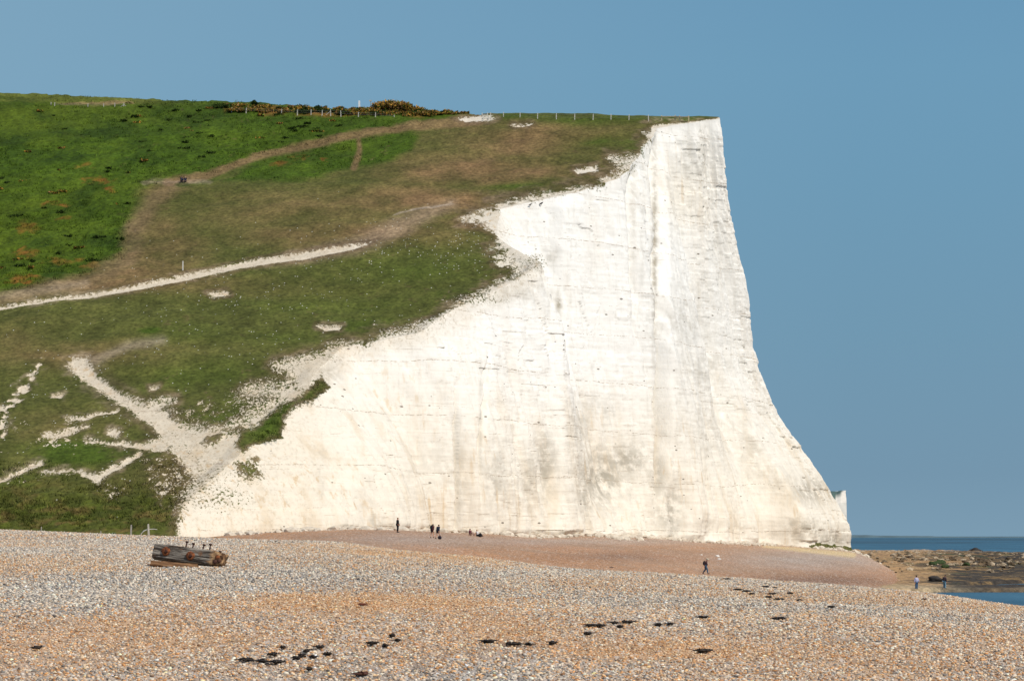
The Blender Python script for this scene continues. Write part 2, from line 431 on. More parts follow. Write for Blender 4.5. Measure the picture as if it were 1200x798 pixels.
    C = mixv(C, np.array([.27, .19, .115]), np.clip(sstep(-9, 8, path(P_DUST, x0 + f1 * 4 + w1 * 3, y0 + f2 * 2)) * .85, 0, 1))
    C = mixv(C, np.array([.40, .32, .25]), .6 * sstep(-1.5, 1, path([(460, 253, .3), (490, 246, 1), (530, 239, .5)], x0 + f1 * 4, y0 + f2 * 2)))
    C = mixv(C, np.array([.36, .27, .17]), .55 * sstep(-6, 3, path([(0, 349, 1), (60, 338, 4), (100, 332, 2)], x0 + f1 * 3, y0 + f2)))
    C = mixv(C, np.array([.30, .24, .17]), .8 * sstep(-9, 2, path([(112, 424, 2), (150, 405, 2), (190, 398, 1)], x0, y0)) * .6)
    C = mixv(C, np.array([.36, .27, .20]), .4 * sstep(-3, 3, path([(170, 213, 2), (245, 214, 2)], x0 + f1 * 5, y0 + f2 * 3)))
    C = mixv(C, DKGREEN * 1.2, .7 * sstep(.35, .8, blob(x0, y0, 214, 217, 12, 4)))
    # dark, ungrazed strip at the foot
    foot = sstep(545, 600, y0 + med * 14) * (1 - sstep(190, 230, x0))
    C = mixv(C, np.array([.062, .070, .012]), foot * .5)
    C = mixv(C, np.array([.150, .100, .035]), foot * sstep(-.15, .45, f1 + med * .5) * .7)
    C = mixv(C, np.array([.105, .125, .015]), foot * sstep(.0, .5, f2 - med * .5) * .5)
    # bare chalk
    c = sdpoly(CHALK, x0 + (w1 * 6 + f1 * 10) * (.35 + .65 * sstep(330, 420, x0)), y0 + (w2 * 3 + f2 * 4.5) * (.45 + .55 * sstep(330, 420, x0))) / 5.0
    for P in GR_ON[:1]:
        c = np.minimum(c, -(sdpoly(P, x0 + f1 * 4, y0 + f2 * 3.5) + 2.5) / 2)
    for P in GR_ON[1:]:
        c = np.minimum(c, -(sdpoly(P, x0 + f1 * 4, y0 + f2 * 3) / 3 + fin * 3.0 - .3))
    for P in PALE:
        c = np.maximum(c, sdpoly(P, x0 + f1 * 2.5, y0 + f2 * 1.2) / 2.0)
    for P, wd in ((P_WHITE, 1.8), (P_LOW1, 2), (P_LOW2, 2), (P_LOW3, 1.5), (P_LOW4, 1.5), (P_LOW5, 2), (P_MAIN, 3)):
        rg = .6 if P is P_WHITE else 3.6
        c = np.maximum(c, path(P, x0 + f1 * rg, y0 + f2 * rg) / wd)
    c = np.maximum(c, path(P_DOTS, x0, y0) / 3 + fbm(X / .9, Y / 1.6, 2, 71) * 4 - .9)
    cpre = c.copy()
    # broken turf: patches of chalk showing through
    brk = np.zeros(X.shape)
    for cx, cy, rx, ry, a in [(200, 560, 40, 30, 1.1), (70, 520, 60, 16, .85), (40, 505, 50, 20, .7), (90, 500, 60, 20, .6), (130, 575, 42, 14, .95), (50, 560, 40, 8, .8), (230, 480, 70, 20, .75), (40, 560, 50, 16, .4), (215, 585, 26, 26, 1.2), (300, 470, 50, 20, .9), (480, 385, 50, 8, .8), (560, 350, 40, 8, .9), (620, 310, 26, 18, 1.3), (735, 195, 18, 14, 1.1), (400, 405, 26, 8, .9), (10, 540, 30, 20, .4), (150, 470, 50, 10, .4), (80, 570, 40, 10, .5), (55, 455, 14, 8, .5)]:
        brk = np.maximum(brk, a * blob(x0, y0, cx, cy, rx, ry))
    pn = fbm(X / 1.3, (Y + Z) / 3.6, 5, 73, .72)
    c = np.maximum(c, (pn - .74 + brk * .50) * 9)
    c = np.where(y0 < 124, -3, c)
    c = np.maximum(c, -4 + 2.0 * brk)
    # small plants on the chalk near the foot
    pl = 1.0 * blob(x0, y0, 240, 560, 48, 40) + .7 * blob(x0, y0, 285, 478, 60, 24) + .55 * blob(x0, y0, 205, 515, 30, 24) + .55 * blob(x0, y0, 350, 430, 50, 18) + .9 * blob(x0, y0, 292, 552, 16, 14) + .9 * blob(x0, y0, 394, 420, 12, 6) + .9 * blob(x0, y0, 398, 402, 16, 5) + .9 * blob(x0, y0, 601, 269, 9, 4) + .9 * blob(x0, y0, 622, 308, 22, 12) + .8 * blob(x0, y0, 560, 350, 50, 7) + .7 * blob(x0, y0, 500, 378, 60, 6) + .7 * blob(x0, y0, 270, 590, 60, 20) + .55 * blob(x0, y0, 300, 470, 60, 30) + .5 * blob(x0, y0, 570, 352, 40, 12) + .6 * blob(x0, y0, 630, 305, 20, 18)
    c = np.minimum(c, 4 - 2.2 * pl)
    global WILD
    WILD = np.clip(np.maximum(brk, pl * 1.15), 0, 1.3)
    top = y0 - np.interp(x0, [755, 768, 800, 812, 826, 840, 846], [150, 146, 144.6, 143.2, 141, 139.2, 137.5]) + f1 * 1.0
    c = np.where(x0 > 764, top * 1.6, c)
    chalk = np.clip(.5 + c / 8, 0, 1)
    hal = sstep(-3.2, -.3, cpre + f1 * 1.5) * sstep(40, 120, y0)
    C = mixv(C, np.array([.26, .20, .13]), np.clip(hal * (.25 + .9 * fin), 0, .5))
    # brown lip where turf meets chalk
    lip = np.exp(-((c + 1.3) / 1.1) ** 2) * sstep(60, 200, x0)
    C = mixv(C, np.array([.115, .070, .040]), lip * .45)
    # dusting and white specks
    sp = .9 * blob(x0, y0, 470, 300, 150, 34) + .7 * blob(x0, y0, 560, 285, 50, 22) + .5 * blob(x0, y0, 180, 340, 160, 22) + .35 * blob(x0, y0, 300, 400, 260, 60) + .5 * blob(x0, y0, 130, 500, 140, 60) + .5 * blob(x0, y0, 262, 347, 20, 6)
    C = C * (1 + .28 * med + .22 * fin)[..., None]
    return np.clip(C, .004, 1), chalk, np.clip(sp * (.55 + 1.6 * fbm(X / 4, Y / 7, 3, 171)), 0, 1) * (1 - bw)

# ------------------------------------------------------------------ downland and cliff surfaces
TP = [(203, 619), (216, 590), (290, 522), (345, 470), (398, 408), (490, 390), (540, 358), (600, 330), (634, 308), (580, 275), (584, 246), (680, 225), (728, 208), (752, 180), (768, 151), (800, 145.5), (843, 139.5)]
OFF = [.3, 5, 13, 16, 15, 13, 12, 12, 12, 20, 24, 18, 17, 19, 22, 26]
TK = [hit_hill(a, b) for a, b in TP]
BK = [Vector((t.x + .92 * o, t.y - .39 * o, 0)) for t, o in zip(TK, OFF)] + [Vector((70.7, 700, 0))]
TK += [Vector((39, 700, 0)), Vector((33, 730, 0)), Vector((15, 780, 0)), Vector((-20, 860, 0))]
BK += [Vector((71.6, 722, 0)), Vector((65, 755, 0)), Vector((48, 815, 0)), Vector((0, 900, 0))]
TK = [Vector((-47, 418, 0))] + TK; BK = [Vector((-46.8, 418, 0))] + BK
for i in range(1, len(TK)):
    if TK[i].y <= TK[i - 1].y: TK[i].y = TK[i - 1].y + .5
arc = np.cumsum([0] + [math.hypot(TK[i].x - TK[i - 1].x, TK[i].y - TK[i - 1].y) * .5 + math.hypot(BK[i].x - BK[i - 1].x, BK[i].y - BK[i - 1].y) * .5 for i in range(1, len(TK))])
NS = 1500
# samples even in the picture's terms: dense where the coast is seen
s_front = arc[17]; S = np.concatenate([np.linspace(0, s_front, 1150), np.linspace(s_front, arc[-1], 81)[1:]])
def samp(K, ax):
    v = np.interp(S, arc, [p[ax] for p in K])
    k = np.ones(9) / 9
    e = np.concatenate([np.full(4, v[0]), v, np.full(4, v[-1])])
    return np.convolve(e, k, 'valid')
Tx, Ty, Bx, By = samp(TK, 0), samp(TK, 1), samp(BK, 0), samp(BK, 1)
edge_n = fbm(S / 9, S * 0 + 3, 4, 81) * 1.3 * sstep(30, 70, S)
Tx = Tx + edge_n * .92
Ty = np.maximum.accumulate(Ty + np.arange(len(S)) * 1e-5)
Tz = hill_z(Tx, Ty)
Bz = np.minimum(beach_z(Bx, By) - .5, Tz - .05)
# hillside, one row per coast sample
NC = 900
u = np.linspace(0, 1, NC)
inl = np.concatenate([u[:840] / u[839] * 185, 185 + (u[840:] - u[839]) / (1 - u[839]) * 420])   # metres inland
Hx = Tx[:, None] - inl[None, :] * np.interp(Ty, [418, 700, 860], [.80, 1.05, 1.2])[:, None]
Hy = np.repeat(Ty[:, None], NC, 1)
# extra rows behind, to close the plateau
ex = np.linspace(865, 1500, 40)
Hx = np.vstack([Hx, Hx[-1:].repeat(40, 0) - (ex - 860)[:, None] * .3]); Hy = np.vstack([Hy, np.repeat(ex[:, None], NC, 1)])
Hz = hill_z(Hx, Hy)
Crgb, Cch, Csp = paint(Hx, Hy, Hz); WH = WILD
px_, py_ = pix(Hx, Hy, Hz)
lushz = np.maximum(sstep(-5, 4, sdpoly(BRIGHT, px_, py_)), sstep(535, 590, py_) * (1 - sstep(180, 240, px_)))
dist_edge = np.minimum(inl[None, :] / 3, 1)
grassy = 1 - sstep(.42, .6, Cch)
rel = (fbm(Hx / 2.2, Hy / 2.6, 3, 91) * (.10 + .32 * lushz) + fbm(Hx / .8, Hy / .9, 2, 92) * (.05 + .10 * lushz)) * grassy - .25 * (1 - grassy) * sstep(120, 200, 628 - py_ + 200) \
      + fbm(Hx / 14, Hy / 10, 3, 93) * .5
Hz = Hz + rel * dist_edge * sstep(0, 1, dist_edge)
me = grid_mesh('hillside', Hx, Hy, Hz, flip=True)
attr_col(me, 'cover', Crgb); attr_f(me, 'chalk', Cch); attr_f(me, 'speck', Csp); attr_f(me, 'wild', WH); attr_f(me, 'stain_shade', np.full(Cch.shape, .22)); attr_f(me, 'warm', np.full(Cch.shape, 1.0)); attr_f(me, 'dim', .97 - .09 * (1 - sstep(380, 470, px_)))
HILL_ME = me

# cliff
NV = 560
v = np.linspace(0, 1, NV)
tipf = np.interp(v, [0, .05, .075, .11, .175, .249, .319, .418, .478, .574, .657, .737, .80, .876, .94, 1], [1, .97, .945, .88, .755, .594, .43, .30, .24, .205, .155, .095, .05, .018, .006, 0])
midf = .55 * (1 - v) + .25 * (1 - v) ** 3 + .20 * (1 - v ** 3)
tw = sstep(arc[14], arc[16], S)[:, None]
lw = (1 - sstep(arc[6], arc[9], S))[:, None]
midf2 = midf[None, :] * (1 - lw) + (1 - v ** 1.8)[None, :] * lw
f = tipf[None, :] * tw + midf2 * (1 - tw)
Cx = Tx[:, None] + (Bx - Tx)[:, None] * f; Cy = Ty[:, None] + (By - Ty)[:, None] * f
Cz = Bz[:, None] + (Tz - Bz)[:, None] * v[None, :]
Sg = np.repeat(S[:, None], NV, 1)
hgt = (Tz - Bz)[:, None] * np.ones((1, NV))
amp = sstep(2, 25, hgt)
env = sstep(0, .04, 1 - v)[None, :] * sstep(0, 2, Cz - Bz[:, None] + .3)
warp = fbm(Sg / 25, Cz / 30, 3, 101) * 3
ribs = fbm((Sg + warp) / 13, Cz / 60, 4, 102) * 1.7 + fbm((Sg + warp) / 3.2, Cz / 18, 3, 103) * .42
ribs += (np.abs(fbm((Sg + warp * .7) / 6.5, Cz / 45, 3, 104)) ** .7) * 1.0
strata = fbm(Sg / 22, Cz / 1.1, 3, 105) * .07 + fbm(Sg / 3, Cz / .6, 2, 106) * .05
rough_ = fbm(Sg / 1.5, Cz / 2.4, 4, 107) * .20
cpx, cpy = pix(Cx, Cy, Cz)
gully = -2.4 * np.exp(-((cpx - 768 + fbm(Cz / 9, Cz * 0, 2, 3) * 2) / 3.2) ** 2) * sstep(600, 520, cpy) - 1.6 * np.exp(-((cpx - 742) / 5) ** 2) * sstep(420, 330, cpy)
gully += -1.1 * np.exp(-((cpx - 535 + fbm(Cz / 5, Cz * 0, 2, 4) * 1.5) / 2.0) ** 2) * sstep(440, 470, cpy) - .8 * np.exp(-((cpx - 562) / 2.2) ** 2) * sstep(400, 440, cpy) * sstep(620, 560, cpy)
gully += 1.6 * sstep(768, 776, cpx) * sstep(150, 190, cpy) * (1 - sstep(800, 830, cpx)) + 1.5 * sstep(640, 652, cpx) * (1 - sstep(652, 700, cpx))
hol = -1.6 * blob(cpx, cpy, 710, 560, 26, 36) - 1.2 * blob(cpx, cpy, 640, 570, 16, 30) - 1.3 * blob(cpx, cpy, 785, 590, 14, 26)
toe = -1.9 * sstep(6, 1, Cz - Bz[:, None]) * (.5 + .5 * fbm(Sg / 5, Cz / 9, 2, 108)) * sstep(arc[8], arc[14], Sg)
def cell(a, b, sd_):
    ai = np.floor(a + .35 * vn(b * .7, a * .3, sd_)); bi = np.floor(b + .4 * vn(ai * 7.7, b * .0, sd_ + 1))
    return _T[(ai.astype(int) + sd_ * 7) & 255, (bi.astype(int) + ai.astype(int) * 31) & 255] - .5
blocks = cell((Sg + warp * .3) / 2.6, Cz / 2.1, 3) * .34 + cell((Sg + warp * .3) / 1.1, Cz / .95, 9) * .20 + cell((Sg + warp * .3) / 7.0, Cz / 8.5, 5) * .55
blocks *= .42 + .8 * sstep(arc[15], arc[16], S)[:, None]
blocks += (cell((Sg + warp * .3) / 3.1 + fbm(Sg / 4, Cz / 5, 2, 190) * .8, Cz / 40, 13)) * .45 * sstep(-.1, .4, fbm(Sg / 15, Cz / 18, 2, 191))
rough_ = rough_ + blocks * (.5 + .5 * sstep(-.3, .3, fbm(Sg / 12, Cz / 12, 2, 173)))
disp = (ribs * amp + strata * amp + rough_ * (.4 + .6 * amp) + (gully + hol + toe) * amp) * env
tipk = 1 - .25 * sstep(arc[14], arc[16], S)[:, None]
disp = disp * tipk
Cx = Cx + disp * .92; Cy = Cy - disp * .39
Grgb, Gch, Gsp = paint(Cx, Cy, Cz)
gx, gy = pix(Cx, Cy, Cz)
stain_shade = np.zeros(Cx.shape)  # grey weathering, plus shade of the right-hand cliff planes painted as darker colour
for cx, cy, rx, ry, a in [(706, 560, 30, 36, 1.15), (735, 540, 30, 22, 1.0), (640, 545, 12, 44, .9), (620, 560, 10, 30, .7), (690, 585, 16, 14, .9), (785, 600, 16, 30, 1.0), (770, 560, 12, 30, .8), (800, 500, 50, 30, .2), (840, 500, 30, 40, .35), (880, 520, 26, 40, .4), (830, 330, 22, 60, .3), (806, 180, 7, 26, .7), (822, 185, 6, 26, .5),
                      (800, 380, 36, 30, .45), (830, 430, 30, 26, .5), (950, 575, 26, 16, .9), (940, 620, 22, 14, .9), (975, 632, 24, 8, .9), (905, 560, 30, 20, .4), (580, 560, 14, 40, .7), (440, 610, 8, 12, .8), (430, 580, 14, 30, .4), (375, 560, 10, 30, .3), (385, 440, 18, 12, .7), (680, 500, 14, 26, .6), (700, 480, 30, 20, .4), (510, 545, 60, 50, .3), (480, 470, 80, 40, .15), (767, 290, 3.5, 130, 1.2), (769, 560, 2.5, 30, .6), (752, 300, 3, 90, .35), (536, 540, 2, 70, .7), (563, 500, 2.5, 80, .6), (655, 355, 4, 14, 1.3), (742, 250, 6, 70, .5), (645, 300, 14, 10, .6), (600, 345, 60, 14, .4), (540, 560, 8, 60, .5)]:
    stain_shade = np.maximum(stain_shade, a * blob(gx, gy, cx, cy, rx, ry))
warm = np.clip(.15 + .75 * sstep(330, 600, gy) - .5 * blob(gx, gy, 690, 360, 130, 130) - .15 * blob(gx, gy, 850, 470, 60, 90) + .6 * blob(gx, gy, 800, 230, 30, 40) + .3 * (1 - sstep(300, 560, gx)), 0, 1)
algae = sstep(.45, .8, sstep(2.3, .9, Cz - Bz[:, None] + fbm(Sg / 3, Cz / 2, 3, 170) * .7) * sstep(925, 965, gx)) * .85
yel = sstep(1.6, .6, Cz - Bz[:, None]) * sstep(880, 930, gx)
me = grid_mesh('chalk_cliff', Cx, Cy, Cz)
attr_col(me, 'cover', mixv(Grgb, np.array([.085, .085, .022]), algae)); attr_f(me, 'chalk', np.where(algae > .3, np.minimum(Gch, .75 - algae * .55), Gch)); attr_f(me, 'speck', Gsp); attr_f(me, 'wild', WILD); attr_f(me, 'stain_shade', stain_shade); attr_f(me, 'warm', np.maximum(warm, yel)); attr_f(me, 'dim', 1 - .10 * np.maximum(sstep(.90, 1, v)[None, :] * (1 - sstep(arc[10], arc[12], S)[:, None]), .55 * sstep(430, 330, gx)))
CLIFF_ME = me

def ground_material():
    n = NT('turf_and_chalk')
    p = n.pos()
    sep = n.n('ShaderNodeSeparateXYZ'); n.t.links.new(p, sep.inputs[0])
    Z = sep.outputs[2]; Xo = sep.outputs[0]; Yo = sep.outputs[1]
    # turf
    g1 = n.noise(n.pos((1, .6, 1)), 1.6, 5, .65)
    g2 = n.noise(n.pos((1, .45, 1)), .35, 4, .6)
    cov = n.scale(n.attr('cover'), n.math('MULTIPLY', n.rng(g1, .28, .72, .50, 1.55, False), n.rng(g2, .3, .7, .80, 1.2, False)))
    vor = n.n('ShaderNodeTexVoronoi'); n.t.links.new(n.pos((1, .5, .6)), vor.inputs['Vector']); vor.inputs['Scale'].default_value = 2.6
    sepc = n.n('ShaderNodeSeparateColor'); n.t.links.new(vor.outputs['Color'], sepc.inputs[0])
    sp = n.math('MULTIPLY', n.math('LESS_THAN', vor.outputs['Distance'], .26), n.math('LESS_THAN', sepc.outputs[0], n.math('MULTIPLY', n.attr('speck', True), .20)))
    cov = n.mix(n.math('MULTIPLY', sp, .75), cov, (.62, .60, .50))
    # chalk
    wv = n.noise(n.pos((.03, .03, .03)), 1, 2)
    zz = n.math('ADD', Z, n.math('MULTIPLY', wv, 3.0))
    sm = n.noise(n.pos((.25, .12, .04)), 1, 5, .6)          # vertical streaks
    st2 = n.noise(n.pos((1.6, .6, .10)), 1, 4, .6)
    bl = n.noise(n.pos((.5, .3, .5)), 1, 6, .65)
    bed = n.noise(n.pos((.02, .012, 2.2)), 1, 4, .6)
    base = n.mix(n.attr('warm', True), (.82, .79, .73), (.795, .72, .595))
    base = n.mix(n.math('MULTIPLY', n.rng(sm, .48, .72), n.math('ADD', .15, n.math('MULTIPLY', n.attr('warm', True), .45))), base, (.63, .50, .34))
    base = n.mix(n.math('MULTIPLY', n.rng(st2, .5, .75), .26), base, (.50, .46, .38))
    stf = n.math('MULTIPLY', n.attr('stain_shade', True), n.rng(bl, .33, .60))  # weathering and painted plane shading, broken up by noise
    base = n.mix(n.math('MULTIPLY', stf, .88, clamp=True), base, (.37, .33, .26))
    ors = n.math('MULTIPLY', n.rng(n.noise(n.pos((1.1, .55, .055)), 1, 4, .6), .54, .70), n.math('MULTIPLY', n.attr('warm', True), n.rng(n.noise(n.pos((.06, .04, .05)), 1, 2), .42, .6)))
    base = n.mix(n.math('MULTIPLY', ors, .75), base, (.60, .44, .26))
    base = n.mix(n.math('MULTIPLY', n.rng(n.noise(n.pos((.9, .5, .8)), 1, 6, .7), .56, .72), .38), base, (.45, .41, .34))
    base = n.scale(base, n.rng(bed, .3, .7, .96, 1.03, False))
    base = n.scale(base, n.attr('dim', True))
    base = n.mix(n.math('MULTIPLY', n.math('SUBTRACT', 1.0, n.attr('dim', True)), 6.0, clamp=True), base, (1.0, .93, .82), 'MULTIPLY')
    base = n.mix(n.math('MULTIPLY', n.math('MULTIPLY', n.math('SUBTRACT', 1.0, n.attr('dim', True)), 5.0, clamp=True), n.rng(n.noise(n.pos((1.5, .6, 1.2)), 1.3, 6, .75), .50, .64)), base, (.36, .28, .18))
    for sp_, th, off, mk, dk in ((3.4, .014, 0.0, .545, .5), (8.6, .0075, .37, .40, .75), (1.7, .02, .1, .57, .45), (.9, .03, .6, .57, .38), (5.3, .010, .2, .53, .5)):
        fr = n.math('FRACT', n.math('ADD', n.math('DIVIDE', zz, sp_), n.math('ADD', off, n.math('MULTIPLY', bl, .10))))
        ln = n.math('LESS_THAN', n.math('ABSOLUTE', n.math('SUBTRACT', fr, .5)), th)
        dash = n.math('MULTIPLY', n.rng(n.noise(n.pos((.22 + off, .10, .35)), 1, 5, .7), mk, mk + .10), n.rng(n.noise(n.pos((1.3, .7, 1.0)), 1.6, 3, .7), .38, .55))
        base = n.mix(n.math('MULTIPLY', n.math('MULTIPLY', ln, dash), dk), base, (.36, .28, .20))
    # flints and small holes
    v2 = n.n('ShaderNodeTexVoronoi'); n.t.links.new(n.pos((.8, .4, 1.5)), v2.inputs['Vector']); v2.inputs['Scale'].default_value = .9
    s2 = n.n('ShaderNodeSeparateColor'); n.t.links.new(v2.outputs['Color'], s2.inputs[0])
    hole = n.math('MULTIPLY', n.math('LESS_THAN', v2.outputs['Distance'], n.math('MULTIPLY', s2.outputs[1], .22)), n.math('LESS_THAN', s2.outputs[0], .14))
    base = n.mix(n.math('MULTIPLY', hole, .8), base, (.13, .10, .07))
    edge = n.noise(n.pos((1, .4, 1)), 1.7, 7, .78)
    fine = n.noise(n.pos((1, .38, .8)), 3.2, 5, .7)
    fac = n.rng(n.math('ADD', n.math('ADD', n.attr('chalk', True), n.math('MULTIPLY', n.math('SUBTRACT', edge, .5), .95)), n.math('MULTIPLY', n.math('MULTIPLY', n.math('SUBTRACT', fine, .5), n.attr('wild', True)), 2.6)), .45, .56)
    col = n.mix(fac, cov, base)
    hb = n.math('ADD', n.math('MULTIPLY', bl, .6), n.math('MULTIPLY', n.noise(n.pos((1.4, .8, .7)), 1.2, 6, .7), .6))
    n.bump(hb, .38, .35)
    n.b.inputs['Specular IOR Level'].default_value = .1
    return n.done(col, .95)
M_GROUND = ground_material()
tag(link('hillside', HILL_ME, M_GROUND), kind='structure')
tag(link('chalk_cliff', CLIFF_ME, M_GROUND), kind='structure')
# ------------------------------------------------------------------ beach
def tan_zone(X, Y, Z):
    """0 grey coarse shingle .. 1 tan fine shingle; second value: back beach; third: gray band"""
    x0, y0 = pix(X, Y, Z)
    a = fbm(X / 7, Y / 18, 4, 111); b = fbm(X / 2.2, Y / 8, 3, 113)
    t = .46 + .60 * a + .22 * b
    t += .55 * blob(x0, y0, 430, 705, 170, 11) + .35 * blob(x0, y0, 330, 755, 330, 26) + .30 * blob(x0, y0, 480, 647, 110, 7) + .25 * blob(x0, y0, 1000, 770, 300, 26)
    t -= .50 * blob(x0, y0, 90, 690, 220, 22) + .45 * blob(x0, y0, 620, 670, 260, 9) + .35 * blob(x0, y0, 780, 780, 160, 12) + .30 * blob(x0, y0, 900, 690, 160, 8)
    t -= .35 * blob(x0, y0, 140, 640, 300, 15) - .12 * blob(x0, y0, 300, 735, 260, 20)
    return np.clip(t, 0, 1)

rows = np.exp(np.linspace(math.log(24), math.log(1000), 900))
colp = np.concatenate([np.linspace(-900, -60, 40)[:-1], np.linspace(-60, 1260, 900), np.linspace(1260, 2100, 40)[1:]])
PX, DD = np.meshgrid(colp, rows)
BX = (PX - 600) / 3993 * DD; BY = DD; BZ = beach_z(BX, BY)
nz = zN(PX, BY)
back = sstep(0, .4, BZ - nz) * sstep(200, 240, BY)
x0, y0 = pix(BX, BY, BZ)
t = tan_zone(BX, BY, BZ)
front = mixv(np.broadcast_to(np.array([.36, .345, .32]), BX.shape + (3,)), np.array([.46, .28, .15]), t)
b1 = fbm(BX / 9, BY / 26, 4, 121); b2 = fbm(BX / 3, BY / 9, 4, 123)
backc = np.broadcast_to(np.array([.37, .225, .135]), BX.shape + (3,)).copy()
backc = mixv(backc, np.array([.43, .205, .085]), np.clip(.45 + 1.1 * b1 + .3 * b2, 0, 1))
backc = mixv(backc, np.array([.36, .30, .25]), np.clip(.8 * blob(x0, y0, 950, 655, 110, 14) + .6 * blob(x0, y0, 720, 634, 160, 5) + .5 * blob(x0, y0, 480, 632, 110, 10) + .4 * b1, 0, 1))
backc = mixv(backc, np.array([.22, .125, .078]), np.clip(.9 * blob(x0, y0, 960, 680, 100, 8) + .5 * blob(x0, y0, 720, 652, 90, 6), 0, 1))
backc = mixv(backc, np.array([.56, .42, .22]), .9 * sstep(-3, 1, path([(895, 640, 0), (950, 645, 1.5), (1000, 650, 2)], x0, y0)))
cc = mixv(front, 0, 0) * (1 - back[..., None]) + backc * back[..., None]
cc = mixv(cc, np.array([.46, .37, .30]), (1 - back) * sstep(150, 260, BY) * .6)
me = grid_mesh('beach', BX, BY, BZ)
attr_col(me, 'cover', cc); attr_f(me, 'back', back)
n = NT('beach_shingle')
# grain: pebbles seen at a grazing angle; cells drawn out along the line of sight down the beach
vo = n.n('ShaderNodeTexVoronoi'); n.t.links.new(n.pos((1, .13, 1)), vo.inputs['Vector']); vo.inputs['Scale'].default_value = 9
so = n.n('ShaderNodeSeparateColor'); n.t.links.new(vo.outputs['Color'], so.inputs[0])
fine = n.noise(n.pos((1, .12, 1)), 5.0, 4, .8)
g = n.math('ADD', n.math('MULTIPLY', so.outputs[0], .5), n.math('MULTIPLY', fine, .7))
var = n.rng(g, .2, .95, .5, 1.5, False)
lowc = n.noise(n.pos((.25, .05, 1)), 1, 4, .6)
col = n.scale(n.attr('cover'), n.math('MULTIPLY', var, n.rng(lowc, .3, .7, .9, 1.1, False)))
lt = n.math('MULTIPLY', n.math('GREATER_THAN', so.outputs[1], .90), .55)
col = n.mix(lt, col, (.66, .60, .53))
n.bump(g, .5, .06)
n.b.inputs['Specular IOR Level'].default_value = .15
M_BEACH = n.done(col, .9)
tag(link('beach', me, M_BEACH), kind='structure')

# ------------------------------------------------------------------ shingle: individual flints
def pebbles(npb, d0, d1, pxa, pxb, size, faces, seed, flat=.62, power=1.0, dens=None):
    r = np.random.RandomState(seed)
    D = np.sqrt(r.rand(npb) * (d1 * d1 - d0 * d0) + d0 * d0)
    px = pxa + (pxb - pxa) * r.rand(npb)
    X = (px - 600) / 3993 * D; Y = D
    Z = beach_z(X, Y)
    keep = zN(px, Y) > Z - .25
    if dens is not None: keep &= r.rand(npb) < dens(px, D)
    X, Y, Z = X[keep], Y[keep], Z[keep]; m = len(X)
    t = tan_zone(X, Y, Z)
    rad = size(Y[...]) * np.minimum(np.exp(r.randn(m) * .38), 2.1) * (1.12 - .42 * t)
    if faces == 8:
        V0 = np.array([(1, 0, 0), (0, 1, 0), (-1, 0, 0), (0, -1, 0), (0, 0, 1), (0, 0, -1)], float)
        F0 = np.array([(0, 1, 4), (1, 2, 4), (2, 3, 4), (3, 0, 4), (1, 0, 5), (2, 1, 5), (3, 2, 5), (0, 3, 5)])
    else:
        g = (1 + 5 ** .5) / 2
        V0 = np.array([(-1, g, 0), (1, g, 0), (-1, -g, 0), (1, -g, 0), (0, -1, g), (0, 1, g), (0, -1, -g), (0, 1, -g), (g, 0, -1), (g, 0, 1), (-g, 0, -1), (-g, 0, 1)]) / math.sqrt(1 + g * g)
        F0 = np.array([(0, 11, 5), (0, 5, 1), (0, 1, 7), (0, 7, 10), (0, 10, 11), (1, 5, 9), (5, 11, 4), (11, 10, 2), (10, 7, 6), (7, 1, 8), (3, 9, 4), (3, 4, 2), (3, 2, 6), (3, 6, 8), (3, 8, 9), (4, 9, 5), (2, 4, 11), (6, 2, 10), (8, 6, 7), (9, 8, 1)])
    k = len(V0)
    P = V0[None] * (1 + (r.rand(m, k, 1) - .5) * .45)
    sc = np.stack([rad * (.8 + .6 * r.rand(m)), rad * (.8 + .5 * r.rand(m)), rad * flat * (.7 + .6 * r.rand(m))], 1)
    P = P * sc[:, None, :]
    a = r.rand(m) * 6.283; tl = r.randn(m) * .35
    c_, s_ = np.cos(tl), np.sin(tl)
    x = P[..., 0] * c_[:, None] - P[..., 2] * s_[:, None]; z = P[..., 0] * s_[:, None] + P[..., 2] * c_[:, None]; y = P[..., 1]
    ca, sa = np.cos(a)[:, None], np.sin(a)[:, None]
    V = np.stack([x * ca - y * sa + X[:, None], x * sa + y * ca + Y[:, None], z + (Z + rad * flat * (.15 + .5 * r.rand(m)))[:, None]], -1)
    Fc = F0[None] + (np.arange(m) * k)[:, None, None]
    grey = np.array([[.60, .55, .48], [.40, .38, .35], [.27, .265, .255], [.70, .64, .55], [.15, .14, .13], [.50, .41, .31], [.50, .34, .21]])
    tan = np.array([[.60, .37, .19], [.52, .28, .12], [.62, .46, .30], [.40, .22, .11], [.66, .54, .40], [.24, .16, .11], [.70, .62, .52]])
    ig = r.choice(7, m, p=[.24, .20, .16, .16, .08, .10, .06]); it = r.choice(7, m, p=[.22, .16, .20, .12, .16, .06, .08])
    c = np.where((r.rand(m) < t)[:, None], tan[it], grey[ig])
    c = c * np.exp(r.randn(m, 1) * .22) * .98 * np.array([1.05, .965, .87])
    c = np.clip(c, .02, .82)
    return V.reshape(-1, 3), Fc.reshape(-1, 3), np.repeat(c[:, None], k, 1).reshape(-1, 3)

